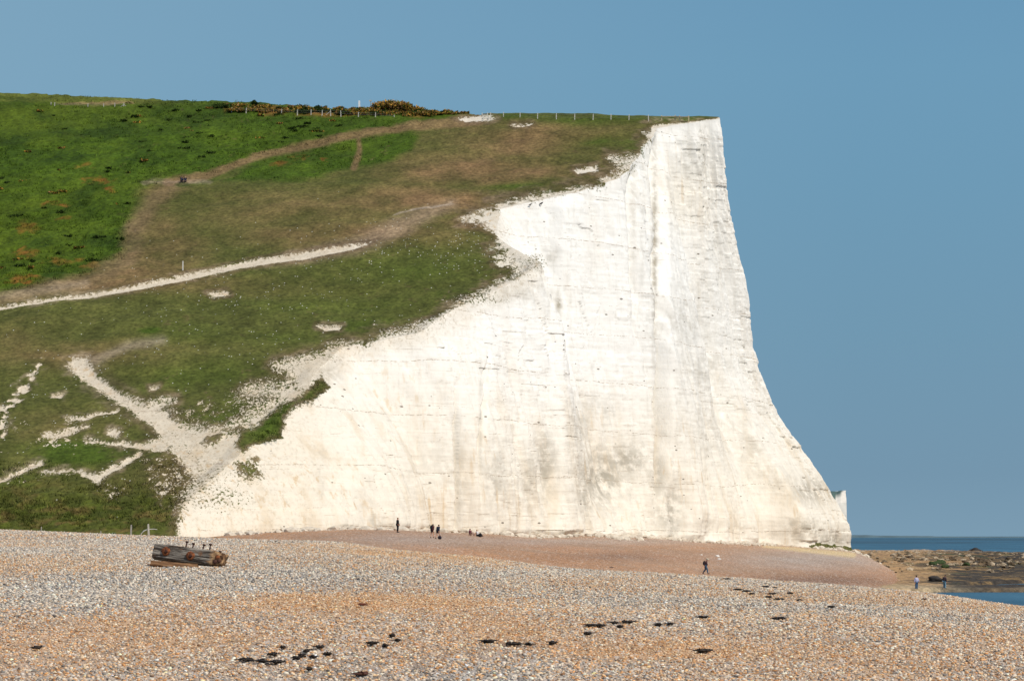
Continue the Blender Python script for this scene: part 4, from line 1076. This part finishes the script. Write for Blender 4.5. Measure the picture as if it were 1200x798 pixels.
for i, x in enumerate(xs):
    e = sstep(.70, 1.25, x); a = (Wd / 2) * (1 - .10 * e); b = (Hh / 2) * (1 - .16 * e)
    yy = cx_ * sq * a; zz = cy_ * sq * b
    nn = fbm(np.full(nr, x * 1.2), th * 2.2 + 0 * x, 4, 161); n2 = fbm(np.full(nr, x * .9), th * 7, 3, 163)
    r_ = 1 + .08 * nn + .09 * np.minimum(n2, 0) * 2 + e * .36 * fbm(np.full(nr, x * 7), th * 2.5, 3, 165)
    xx = np.full(nr, x) + (i == nx - 1) * .07 * fbm(th * 3, th * 0, 3, 167) + (i == 0) * .01
    V.append(np.stack([xx, yy * r_, zz * r_], 1))
V = np.concatenate(V)
Fc = [(i * nr + j, i * nr + (j + 1) % nr, (i + 1) * nr + (j + 1) % nr, (i + 1) * nr + j) for i in range(nx - 1) for j in range(nr)]
me = bpy.data.meshes.new('beam')
V = np.concatenate([V, [[-L / 2, 0, 0], [L / 2 - .05, 0, 0]]])
me.from_pydata(V.tolist(), [], Fc + [(len(V) - 2, (j + 1) % nr, j) for j in range(nr)] + [(len(V) - 1, (nx - 1) * nr + j, (nx - 1) * nr + (j + 1) % nr) for j in range(nr)])
me.polygons.foreach_set('use_smooth', [True] * len(me.polygons))
link('beam', me, M_TIMBER, tim)
for x, hh, ln in ((-.22, .21, .05), (.04, .18, -.03), (.40, .18, .14), (.66, .22, -.04)):      # upright bolts
    bm = bmesh.new(); z0 = Hh / 2 - .05
    bm_tube(bm, [(0, 0, 0), (ln * hh, 0, hh + .04)], .026, 8)
    bm_tube(bm, [(ln * hh, 0, hh + .02), (ln * hh, 0, hh + .045), (ln * hh, 0, hh + .07)], [.055, .062, .04], 9)
    o = bobj('bolt', bm, M_RUSTD, tim, True); o.location = (x, .02, z0)
bm = bmesh.new(); bm_tube(bm, [(0, 0, 0), (.02, 0, .14)], .035, 8); bm_tube(bm, [(.02, 0, .10), (.02, 0, .15)], .055, 6)
o = bobj('bolt', bm, M_RUSTD, tim); o.location = (1.04, 0, Hh / 2 - .12)
for x, z_ in ((-.80, .02), (.11, -.03)):                                   # rusted washers and nuts on the face
    bm = bmesh.new()
    pts = []
    bm_tube(bm, [(0, .05, 0), (0, -.035, 0), (0, -.055, 0)], [.155, .150, .115], 14)
    for v_ in bm.verts: v_.co *= 1 + .10 * math.sin(v_.co.x * 40 + v_.co.z * 23)
    o = bobj('rusty_washer', bm, M_RUST, tim, True); o.location = (x, -Wd / 2, z_)
    bm = bmesh.new(); bm_tube(bm, [(0, 0, 0), (0, -.085, 0)], [.062, .052], 6); bobj('nut', bm, M_RUSTD, o).location = (.035, -.045, -.01)
for x, z_, s_ in ((1.08, .03, .085), (1.02, -.13, .075), (1.16, -.09, .06)):
    bm = bmesh.new(); bm_tube(bm, [(0, .04, 0), (0, -.03, 0), (0, -.045, 0)], [s_, s_, s_ * .7], 10)
    o = bobj('rusty_washer', bm, M_RUST if z_ > 0 else M_RUSTD, tim, True); o.location = (x, -Wd / 2 * .86, z_)
bm = bmesh.new(); bm_box(bm, (0, 0, 0), (.95, .05, .03)); o = bobj('iron_strap', bm, M_RUST, tim); o.location = (-.1, -.08, Hh / 2 - .01)
# loose plank below it
pk = hit(207, 664.5); bm = bmesh.new()
for i in range(24):
    x0_ = -.78 + i * 1.6 / 24
bm_box(bm, (0, 0, 0), (1.62, .30, .17))
bmesh.ops.subdivide_edges(bm, edges=bm.edges[:], cuts=9, use_grid_fill=True)
from mathutils import noise as mnoise
for v_ in bm.verts:
    v_.co += Vector((0, .03, .035)) * mnoise.noise(v_.co * 4) + Vector((0, 0, .012)) * mnoise.noise(v_.co * 14)
    if abs(v_.co.x) > .76: v_.co.x += .05 * mnoise.noise(v_.co * 9)
n = NT('plank_wood'); a_ = n.noise(n.obj((.8, 9, 9)), 2, 5, .7); n.bump(a_, .8, .02)
M_PLANK = n.done(n.mix(n.rng(a_, .35, .65), (.10, .045, .02), (.30, .16, .075)), .9)
o = bobj('driftwood_plank', bm, M_PLANK); o.location = (pk.x - .02, pk.y - .50, pk.z + .03); o.rotation_euler = (math.radians(-30), math.radians(4.5), -.18)
tag(o, 'brown broken plank lying on the shingle beneath the groyne timber', 'plank')
# ------------------------------------------------------------------ people
def skin_mesh(name, verts, edges, radii, levels=1, root=0):
    me = bpy.data.meshes.new(name); me.from_pydata([tuple(v_) for v_ in verts], edges, [])
    o = bpy.data.objects.new(name, me); COL.objects.link(o)
    m = o.modifiers.new('s', 'SKIN'); m.use_smooth_shade = True
    for i, r_ in enumerate(radii):
        d = me.skin_vertices[0].data[i]; d.radius = (r_, r_) if not isinstance(r_, tuple) else r_; d.use_root = (i == root)
    s_ = o.modifiers.new('u', 'SUBSURF'); s_.levels = levels; s_.render_levels = levels
    dg = bpy.context.evaluated_depsgraph_get()
    out = bpy.data.meshes.new_from_object(o.evaluated_get(dg))
    bpy.data.objects.remove(o); bpy.data.meshes.remove(me)
    out.name = name
    return out

def cloth(col): return simple('cloth', col, .95, .12, 5)
SKIN = simple('skin', srgb(205, 150, 122), .6, .05, 5)
M_EYE = simple('dark_eye', (.04, .03, .03), .4, .05, 3, bump=0); M_LIP = simple('lips', (.35, .13, .11), .5, .05, 3, bump=0)
STAND = dict(pel=(0, 0, .95), waist=(0, 0, 1.10), chest=(0, 0, 1.30), neck=(0, 0, 1.47), head=(0, -.02, 1.60), top=(0, 0, 1.69),
             sho=(.17, 0, 1.41), elb=(.24, .02, 1.13), wri=(.25, -.06, .88), hip=(.09, 0, .92), kne=(.10, -.02, .50), ank=(.10, .03, .08), toe=(.12, -.15, .035))
def joints(pose):
    J = {}
    for k, v_ in STAND.items():
        if k in ('sho', 'elb', 'wri', 'hip', 'kne', 'ank', 'toe'):
            for s_, t in ((-1, '_r'), (1, '_l')): J[k + t] = Vector((v_[0] * s_, v_[1], v_[2]))
        else: J[k] = Vector(v_)
    for k, v_ in pose.items(): J[k] = Vector(v_)
    return J
def person(loc, face, label, pose={}, top=(.05, .05, .05), legs=(.05, .05, .07), hair=(.06, .04, .03), shoe=(.04, .04, .04), long_hair=False, bare_legs=False, bare_arms=False, hat=None, height=1.75, coat=0, group=None):
    J = joints(pose); r = empty('person', loc, face, label, 'person', group); s_ = height / 1.75; r.scale = (s_,) * 3
    names = list(J); idx = {k: i for i, k in enumerate(names)}
    E = [('pel', 'waist'), ('waist', 'chest'), ('chest', 'neck'), ('neck', 'head'), ('head', 'top')]
    for t in ('_r', '_l'):
        E += [('chest', 'sho' + t), ('sho' + t, 'elb' + t), ('elb' + t, 'wri' + t), ('pel', 'hip' + t), ('hip' + t, 'kne' + t), ('kne' + t, 'ank' + t), ('ank' + t, 'toe' + t)]
    R = dict(pel=.125, waist=.115, chest=.135, neck=.052, head=.088, top=.070, sho=.062, elb=.042, wri=.030, hip=.085, kne=.056, ank=.040, toe=.035)
    body = skin_mesh('body', [J[k] for k in names], [(idx[a], idx[b]) for a, b in E], [R[k.split('_')[0]] for k in names], 1, idx['pel'])
    bm = bmesh.new(); bm.from_mesh(body)
    for t, sd_ in (('_r', -1), ('_l', 1)):                     # hands: palm, four fingers and a thumb
        w_ = J['wri' + t]; d = (w_ - J['elb' + t]).normalized(); sde = d.cross(Vector((sd_, 0, 0.01))).normalized()
        bm_tube(bm, [w_ - d * .02, w_ + d * .045, w_ + d * .09], [.028, .040, .034], 8)
        for k in range(4):
            o_ = sde * (k - 1.5) * .020; ln = (.062, .074, .078, .058)[k]
            bm_tube(bm, [w_ + d * .08 + o_, w_ + d * (.08 + ln * .55) + o_, w_ + d * (.08 + ln) + o_ + Vector((-sd_ * .014, 0, 0))], [.0095, .009, .006], 6)
        bm_tube(bm, [w_ + d * .03 + sde * .03, w_ + d * .06 + sde * .055, w_ + d * .09 + sde * .060], [.012, .010, .007], 6)
    h_ = J['head']; up = (J['top'] - J['neck']).normalized(); fw = Vector((0, -1, 0)); fw = (fw - up * fw.dot(up)).normalized(); sd2 = up.cross(fw)
    bm_tube(bm, [h_ + fw * .075 + up * .02, h_ + fw * .108 - up * .018, h_ + fw * .08 - up * .026], [.009, .015, .010], 6)   # nose
    for q in (-1, 1): bm_tube(bm, [h_ + sd2 * q * .08 - up * .01, h_ + sd2 * q * .098], [.024, .018], 7)                     # ears
    bm.to_mesh(body); bm.free()
    body.polygons.foreach_set('use_smooth', [True] * len(body.polygons))
    link('body', body, SKIN, r)
    for q in (-1, 1):
        bm = bmesh.new(); bm_tube(bm, [h_ + sd2 * q * .032 + fw * .078 + up * .022, h_ + sd2 * q * .032 + fw * .092 + up * .022], .010, 6)
        bobj('eye', bm, M_EYE, r)
    bm = bmesh.new(); bm_tube(bm, [h_ - sd2 * .025 + fw * .084 - up * .05, h_ + sd2 * .025 + fw * .084 - up * .05], .006, 5)
    bobj('mouth', bm, M_LIP, r)
    # clothes: shells over the same joints
    def shell(name, ks, es, rad, mat):
        ii = {k: i for i, k in enumerate(ks)}
        me = skin_mesh(name, [J[k] if not isinstance(k, tuple) else J[k[0]].lerp(J[k[1]], k[2]) for k in ks], [(ii[a], ii[b]) for a, b in es], rad, 1, 0)
        return link(name, me, mat, r)
    am = [('elb', 'wri')]
    cut = .45 if bare_arms else 1.0
    ks = ['waist', 'pel', 'chest', ('chest', 'neck', .75)]; es = [('waist', 'pel'), ('waist', 'chest'), ('chest', ('chest', 'neck', .75))]; rd = [.155 + coat, .165 + coat, .175, .09]
    for t in ('_r', '_l'):
        ks += ['sho' + t]; es += [('chest', 'sho' + t)]; rd += [.095]
        if bare_arms: a = ('sho' + t, 'elb' + t, .5); ks += [a]; es += [('sho' + t, a)]; rd += [.066]
        else:
            a = ('elb' + t, 'wri' + t, .88); ks += ['elb' + t, a]; es += [('sho' + t, 'elb' + t), ('elb' + t, a)]; rd += [.074, .056]
    shell('jacket' if not bare_arms else 'shirt', ks, es, rd, cloth(top))
    ks = ['pel']; es = []; rd = [.155]
    for t in ('_r', '_l'):
        ks += ['hip' + t]; es += [('pel', 'hip' + t)]; rd += [.118]
        if bare_legs: a = ('hip' + t, 'kne' + t, .62); ks += [a]; es += [('hip' + t, a)]; rd += [.095]
        else:
            a = ('kne' + t, 'ank' + t, .9); ks += ['kne' + t, a]; es += [('hip' + t, 'kne' + t), ('kne' + t, a)]; rd += [.092, .074]
    shell('shorts' if bare_legs else 'trousers', ks, es, rd, cloth(legs))
    for t in ('_r', '_l'):
        a, b = J['ank' + t], J['toe' + t]; dv = (b - a)
        bm = bmesh.new(); bm_tube(bm, [a - dv * .30 + Vector((0, 0, -.03)), a + Vector((0, 0, -.01)), a.lerp(b, .6), b + dv * .12], [.045, .056, .048, .028], 9)
        bobj('shoe', bm, cloth(shoe), r, True)
    bm = bmesh.new(); bmesh.ops.create_icosphere(bm, subdivisions=2, radius=.107)
    for v_ in bm.verts:
        p = v_.co.copy(); f_ = -p.y
        if f_ > .035 and p.z < .045: v_.co *= .80
        elif p.z < -.05 and not long_hair: v_.co *= .82
        if long_hair and p.y > 0 and p.z < 0: v_.co.z *= 2.6; v_.co.y *= .9
    M_ = Matrix.Translation(h_ + up * .025)
    bm.transform(M_)
    bobj('hair', bm, cloth(hair), r, True)
    if hat:
        bm = bmesh.new(); bm_tube(bm, [h_ + up * .055, h_ + up * .075, h_ + up * .13, h_ + up * .145], [.118, .112, .10, .05], 12)
        bm_tube(bm, [h_ + up * .062 + fw * .07, h_ + up * .060 + fw * .19], [.075, .05], 8)
        bobj('cap', bm, cloth(hat), r, True)
    return r

def at_beach(x, y, D=None):
    if D is None: p = hit(x, y)
    else:
        tx, tz = ang(x, y); X_ = float(tx * D); p = Vector((X_, D, float(beach_z(np.array(X_), np.array(float(D))))))
    return p
WALK = dict(kne_r=(-.10, -.20, .52), ank_r=(-.10, -.26, .10), toe_r=(-.11, -.42, .07), kne_l=(.10, .02, .50), ank_l=(.10, .30, .16), toe_l=(.11, .17, .035),
            elb_r=(-.24, .12, 1.15), wri_r=(-.24, .12, .90), elb_l=(.24, -.10, 1.15), wri_l=(.23, -.26, .95))
WALK2 = {k: (v_[0], v_[1] * .6, v_[2]) for k, v_ in WALK.items()}
person(at_beach(466, 621.5, 404), 1.25, 'person in black standing alone with hands down near the cliff foot', top=(.012, .012, .014), legs=(.012, .012, .014), hair=(.24, .12, .06), pose=dict(wri_r=(-.2, -.12, .92), wri_l=(.2, -.12, .92)), height=1.80, coat=.03)
lean = dict(chest=(0, -.10, 1.29), neck=(0, -.14, 1.45), head=(0, -.18, 1.56), top=(0, -.18, 1.65), sho_r=(-.17, -.10, 1.40), sho_l=(.17, -.10, 1.40))
person(at_beach(506.4, 630.0, 388), 2.6, 'person in dark red top with dark rucksack walking left of a companion', pose={**WALK2, **lean}, top=(.10, .025, .03), legs=(.03, .025, .03), hair=(.03, .02, .02), long_hair=True, bare_legs=True, height=1.66)
person(at_beach(513.0, 631.6, 385), 2.5, 'person in navy jacket with bare legs walking right of a companion', pose={**WALK, **lean}, top=(.025, .03, .05), legs=(.03, .03, .04), hair=(.03, .02, .015), bare_legs=True, height=1.68, coat=.03)
# dark round bag at their feet
bp = at_beach(515.4, 632.4, 384)
bm = bmesh.new(); bmesh.ops.create_icosphere(bm, subdivisions=3, radius=.22)
for v_ in bm.verts: v_.co = Vector((v_.co.x * 1.0, v_.co.y * .8, v_.co.z * (1.05 if v_.co.z < 0 else .9))) * (1 + .10 * mnoise.noise(v_.co * 6))
bag = bobj('holdall_bag', bm, cloth((.025, .018, .025)), None, True); bag.location = (bp.x, bp.y, bp.z + .2)
bm = bmesh.new(); bm_tube(bm, [(.1 * math.cos(a), 0, .17 + .12 * math.sin(a)) for a in np.linspace(0, math.pi, 9)], .014, 6); bobj('handle', bm, cloth((.02, .02, .02)), bag)
tag(bag, 'round dark bag on the shingle at the feet of the walking pair', 'bag')
# rucksack carried by the left one
rp_ = at_beach(506.4, 630.0, 388)
# seated pair
SIT = dict(pel=(0, 0, .14), waist=(0, .03, .30), chest=(0, .06, .50), neck=(0, .05, .66), head=(0, .02, .79), top=(0, .03, .88), sho_r=(-.17, .06, .61), sho_l=(.17, .06, .61), elb_r=(-.24, -.06, .42), elb_l=(.24, -.06, .42), wri_r=(-.14, -.30, .42), wri_l=(.14, -.30, .42),
           hip_r=(-.09, -.03, .13), hip_l=(.09, -.03, .13), kne_r=(-.12, -.40, .42), kne_l=(.12, -.40, .42), ank_r=(-.11, -.66, .08), ank_l=(.11, -.66, .08), toe_r=(-.12, -.84, .045), toe_l=(.12, -.84, .045))
SITB = {**SIT, 'elb_r': (-.24, .22, .36), 'wri_r': (-.26, .30, .10), 'elb_l': (.24, .22, .36), 'wri_l': (.26, .30, .10), 'kne_r': (-.12, -.44, .26), 'ank_r': (-.11, -.82, .08), 'toe_r': (-.12, -.92, .16), 'chest': (0, .12, .49), 'neck': (0, .13, .65), 'head': (0, .11, .78), 'top': (0, .12, .87)}
person(at_beach(551.0, 621.4, 470), .9, 'person in maroon top sitting on the shingle at left of the seated pair', pose=SIT, top=(.12, .03, .045), legs=(.42, .28, .22), hair=(.08, .03, .03), long_hair=True, height=1.75)
person(at_beach(559.6, 621.8, 467), 1.0, 'person in pale top and black trousers sitting propped back at right of the seated pair', pose=SITB, top=(.62, .58, .56), legs=(.012, .012, .014), hair=(.35, .2, .12), bare_arms=True, height=1.8)
bp = at_beach(562.6, 622.0, 463)
bm = bmesh.new(); bmesh.ops.create_icosphere(bm, subdivisions=3, radius=.24)
for v_ in bm.verts: v_.co = Vector((v_.co.x * 1.25, v_.co.y * .8, v_.co.z * .85)) * (1 + .12 * mnoise.noise(v_.co * 5))
bag = bobj('rucksack', bm, cloth((.012, .012, .014)), None, True); bag.location = (bp.x, bp.y, bp.z + .19)
bm = bmesh.new(); bm_tube(bm, [(-.15, -.18, .12), (0, -.26, .14), (.15, -.18, .10)], .02, 6); bobj('strap', bm, cloth((.03, .03, .03)), bag)
tag(bag, 'black rucksack lying on the shingle right of the seated pair', 'bag')
# walker with cap and rucksack
wp = at_beach(826.8, 673.6, 388)
wk = person(wp, 1.45, 'person in dark jacket, jeans and pale cap walking right behind the shingle ridge', pose={**WALK, **lean}, top=(.045, .025, .03), legs=(.06, .11, .17), hair=(.1, .07, .04), hat=(.70, .66, .50), height=1.86, coat=.02)
def carried_pack(loc, face, label, back=.24, z=1.22):
    bm = bmesh.new(); bmesh.ops.create_icosphere(bm, subdivisions=3, radius=1)
    for v_ in bm.verts:
        p_ = v_.co; f_ = 1 + .08 * mnoise.noise(p_ * 2)
        v_.co = Vector((p_.x * .17 * f_, p_.y * .12 * f_, p_.z * .25 * f_))
    o = bobj('rucksack', bm, cloth((.015, .015, .018)), None, True)
    o.location = Vector(loc) + Matrix.Rotation(face, 3, 'Z') @ Vector((0, back - .06, z + .08)); o.rotation_euler = (math.radians(14), 0, face)
    bm = bmesh.new()
    for q in (-1, 1): bm_tube(bm, [(q * .10, -.08, .18), (q * .11, -.22, .17), (q * .11, -.30, .02), (q * .10, -.08, -.18)], .016, 6)
    bobj('strap', bm, cloth((.03, .03, .03)), o)
    return tag(o, label, 'bag')
carried_pack(wp, 1.45, 'black rucksack on the back of the walker with the pale cap')
carried_pack(rp_, 2.6, 'dark rucksack worn by the left one of the walking pair', z=1.16)
# two people by the tide pool
def on_rock(x, y, z=.42):
    tx, tz = ang(x, y); D = float((z - CAMZ) / tz); return Vector((float(tx) * D, D, z))
person(on_rock(1074, 691.3, .35), .5, 'person with long dark hair, pale lilac top and jeans facing the tide pool', top=(.46, .44, .58), legs=(.07, .13, .22), hair=(.03, .02, .02), long_hair=True, height=1.78, pose=dict(wri_l=(.24, -.22, 1.0), elb_l=(.26, -.04, 1.14)))
person(on_rock(1107, 690.6, .30), 2.4, 'person in dark top and light jeans standing ankle deep by the rock strip', top=(.07, .045, .05), legs=(.16, .28, .36), hair=(.05, .03, .02), height=1.82, pose=dict(chest=(0, -.05, 1.29), neck=(0, -.08, 1.45), head=(0, -.13, 1.56), top=(0, -.14, 1.65)))
# pair sitting on the hillside
hp = hit_hill(212.8, 214.2); person(hp + Vector((0, 0, .15)), .35, 'person in dark jacket sitting at left of the pair on the hillside track', pose=SIT, top=(.010, .014, .026), legs=(.02, .03, .06), hair=(.02, .015, .012), height=2.0)
hp = hit_hill(217.2, 214.4); person(hp + Vector((0, 0, .15)), .0, 'person with pale hair sitting at right of the pair on the hillside track', pose=SIT, top=(.012, .013, .018), legs=(.02, .028, .05), hair=(.42, .34, .20), height=1.95)

# ------------------------------------------------------------------ birds on the chalk ledge
def bird(x, y, face, label, s_=1.0):
    tx, tz = ang(x, y)
    # stand on the cliff surface vertex nearest to this line of sight
    d = (gx - x) ** 2 + (gy - y) ** 2; k = np.unravel_index(np.argmin(d), d.shape)
    p = Vector((float(Cx[k]) + .25, float(Cy[k]) - .2, float(Cz[k])))
    r = empty('black_bird', p, face, label, 'bird')
    me = skin_mesh('body', [(0, .26 * s_, .16 * s_), (0, .12 * s_, .20 * s_), (0, -.04 * s_, .25 * s_), (0, -.14 * s_, .34 * s_), (0, -.19 * s_, .40 * s_)], [(0, 1), (1, 2), (2, 3), (3, 4)], [.03 * s_, .075 * s_, .10 * s_, .06 * s_, .045 * s_], 1, 2)
    mt = simple('feathers', (.02, .02, .022), .6, .1, 6)
    link('body', me, mt, r)
    bm = bmesh.new(); bm_tube(bm, [(0, -.22 * s_, .40 * s_), (0, -.31 * s_, .385 * s_)], [.018 * s_, .004], 6); bobj('beak', bm, mt, r)
    for q in (-1, 1):
        bm = bmesh.new(); bm_tube(bm, [(q * .03 * s_, 0, .18 * s_), (q * .03 * s_, .01, 0), (q * .03 * s_, -.05 * s_, 0)], .010 * s_, 5); bobj('leg', bm, mt, r)
    # ledge of chalk they stand on
    return r
bird(620.3, 241.5, 1.9, 'small upright black bird perched at left on the cliff ledge', 1.25)
bird(632.3, 241.5, 1.2, 'larger black bird perched at right on the cliff ledge', 1.55)

# ------------------------------------------------------------------ rocks one can tell apart
for x, y, s_, lab in ((822, 650.5, .16, 'small white chalk stone on the brown beach above the walker'), (840.5, 652.3, .26, 'largest white chalk stone on the brown beach right of the walker'), (842.8, 655.6, .20, 'white chalk stone just below the largest one right of the walker')):
    p = hit(x, y, d0=210); o = bobj('chalk_stone', rock_shape(rr, 0, s_, .7, 2), simple('white_chalk', (.78, .74, .66), .9, .1, 3)); o.location = (p.x, p.y, p.z + s_ * .3); tag(o, lab, 'stone')
M_WEEDR = simple('weeded_rock', (.035, .055, .016), .8, .5, 2.5); M_DARKR = simple('dark_rock', (.04, .033, .028), .8, .4, 2)
for x, y, s_, m_, lab in ((1093, 661, .9, M_WEEDR, 'green weed covered rock at left of the platform trio'), (1100.5, 660.5, 1.1, M_WEEDR, 'largest green weed covered rock in the platform trio'), (1107.5, 664, .75, M_WEEDR, 'lowest green weed covered rock in the platform trio'),
                        (1096.5, 679.5, .75, M_DARKR, 'black flat rock between the two people by the tide pool'), (1143, 647, 2.1, M_DARKR, 'dark boulder standing up on the far edge of the rock platform'), (1132, 662, .8, M_WEEDR, 'dark green rock right of the weed covered trio')):
    p = on_rock(x, y, .75); o = bobj('weed_rock' if m_ is M_WEEDR else 'dark_rock', rock_shape(rr, 0, s_, .75, 3, .5), m_, None, True); o.location = p; tag(o, lab, 'rock')

# ------------------------------------------------------------------ seaweed
M_WEED = simple('dry_black_seaweed', (.026, .018, .012), .5, .7, 12)
def weed(x, y, wpx, seed, mat=None):
    p = hit(x, y); r = np.random.RandomState(seed); wpx = wpx * .85; W = wpx * p.y / FOC
    bm = bmesh.new()
    for i in range(max(6, int(6 + wpx * 1.6))):
        a = r.uniform(-.35, .35) + (0 if r.rand() < .6 else r.uniform(-1.4, 1.4)); L_ = W * r.uniform(.2, .7)
        cx_, cy_ = r.uniform(-.5, .5) * W * .75, r.uniform(-1, 1) * .22
        pts = []; rad = []
        for j in range(7):
            t_ = j / 6 - .5; X_ = cx_ + L_ * t_ * math.cos(a) + r.randn() * .012; Y_ = cy_ + L_ * t_ * math.sin(a) * 2 + r.randn() * .03
            pts.append((X_, Y_, r.uniform(-.005, .038))); rad.append(.004 + .014 * (1 - (2 * t_) ** 2) * r.uniform(.4, 1.5))
        bm_tube(bm, pts, rad, 6)
    for i in range(max(1, int(wpx / 3))):       # matted lumps
        b2 = rock_shape(r, 0, r.uniform(.018, .042) * min(1.3, .6 + wpx / 18), .7, 2, .9)
        tmp = bpy.data.meshes.new('t'); b2.transform(Matrix.Translation((r.uniform(-.4, .4) * W * .8, r.uniform(-.3, .3), .022)) @ Matrix.Scale(3.2, 4, (1, 0, 0)) @ Matrix.Scale(.42, 4, (0, 0, 1))); b2.to_mesh(tmp); b2.free(); bm.from_mesh(tmp); bpy.data.meshes.remove(tmp)
    o = bobj('seaweed_clump', bm, mat or M_WEED, None, True); o.location = (p.x, p.y, p.z + .035)
    return o
UNIQ = [(288, 776.5, 17, 'largest black seaweed clump at bottom left, left end of its line'), (307, 777.5, 13, 'black seaweed clump in the middle of the bottom left line'), (325, 778.5, 15, 'ragged black seaweed clump at right end of the bottom left line'), (319, 770.5, 11, 'black seaweed clump just above the bottom left line'),
        (436, 757, 13, 'lone black seaweed strip left of centre on tan shingle'), (424, 793, 15, 'brown black seaweed clump at the bottom edge left of centre'),
        (697, 735.5, 25, 'longest black seaweed strip lying below the middle of the cliff'), (688.5, 745, 10, 'black seaweed lump just under the longest strip'), (735, 731, 15, 'black seaweed strip right of the longest strip'), (771, 734, 8, 'small thick seaweed lump right of the strip cluster'),
        (572, 754.5, 15, 'thick black seaweed clump left of a smaller scrap near bottom centre'), (605, 757.5, 11, 'black seaweed clump near bottom centre right of the thick clump'), (648, 756, 9, 'flat scrap of seaweed alone near bottom centre'), (825, 765, 18, 'slanting black seaweed strip alone near the bottom right of centre'),
        (824, 725.5, 14, 'black seaweed scrap with a lump, straight below the walker'), (913, 727, 16, 'long thin black seaweed strip below the cliff tip'), (852, 679.5, 11, 'black seaweed clump nearest the walker on the ridge'), (975, 713, 9, 'small black seaweed lump farthest right on the shingle'),
        (936, 704.5, 8, 'small dark seaweed scrap above the farthest right lump'), (717, 665.3, 7, 'tiny dark seaweed scrap on the ridge crest left of the walker'), (1083, 703.5, 5, 'tiny brown scrap of weed beside the tide pool edge of the shingle'), (43, 762, 8, 'small black seaweed scrap at the far left of the shingle')]
for i, (x, y, w_, lab) in enumerate(UNIQ):
    o = weed(x, y, w_, 200 + i, simple('brown_weed', (.09, .035, .02), .7, .3, 10) if i in (5, 20) else None); tag(o, lab, 'seaweed')
for i, (x, y, w_) in enumerate([(332, 761.5, 5), (347.5, 774, 9), (354, 771, 7), (359.5, 766, 6), (374.5, 761.5, 9), (366.5, 773, 7), (383, 769, 8), (362, 787.5, 6)]):
    tag(weed(x, y, w_, 300 + i), 'small scrap of black seaweed scattered right of the bottom left line', 'seaweed', 'seaweed scraps right of the bottom left line')
for i, (x, y, w_) in enumerate([(864, 692, 12), (874, 694, 12), (881, 697.5, 8), (897, 688.5, 9), (908, 690, 6), (905, 697, 9), (900.5, 701, 8), (913, 703.5, 14), (926, 696.5, 8)]):
    tag(weed(x, y, w_, 320 + i), 'thin strip of black seaweed in the scatter right of and below the walker', 'seaweed', 'seaweed strips scattered below the walker')
for i, (x, y, w_) in enumerate([(451, 760, 6), (459.5, 747.5, 6), (466, 753, 6)]):
    tag(weed(x, y, w_, 340 + i), 'tiny seaweed scrap right of the lone strip on tan shingle', 'seaweed', 'tiny scraps right of the lone strip')
for i, (x, y, w_) in enumerate([(719, 732.5, 9), (726.5, 737.5, 7), (785, 733.5, 7), (596, 757.5, 6), (619, 757.5, 7)]):
    tag(weed(x, y, w_, 350 + i), 'little seaweed scrap near the strips below the middle of the cliff', 'seaweed', 'little scraps near the long strips')
# reddish driftwood scrap
o = weed(424, 710.5, 8, 399, simple('red_wood', (.16, .05, .03), .8, .3, 8)); o.name = 'driftwood_scrap'; tag(o, 'reddish brown scrap of driftwood on the smooth tan gravel', 'driftwood')
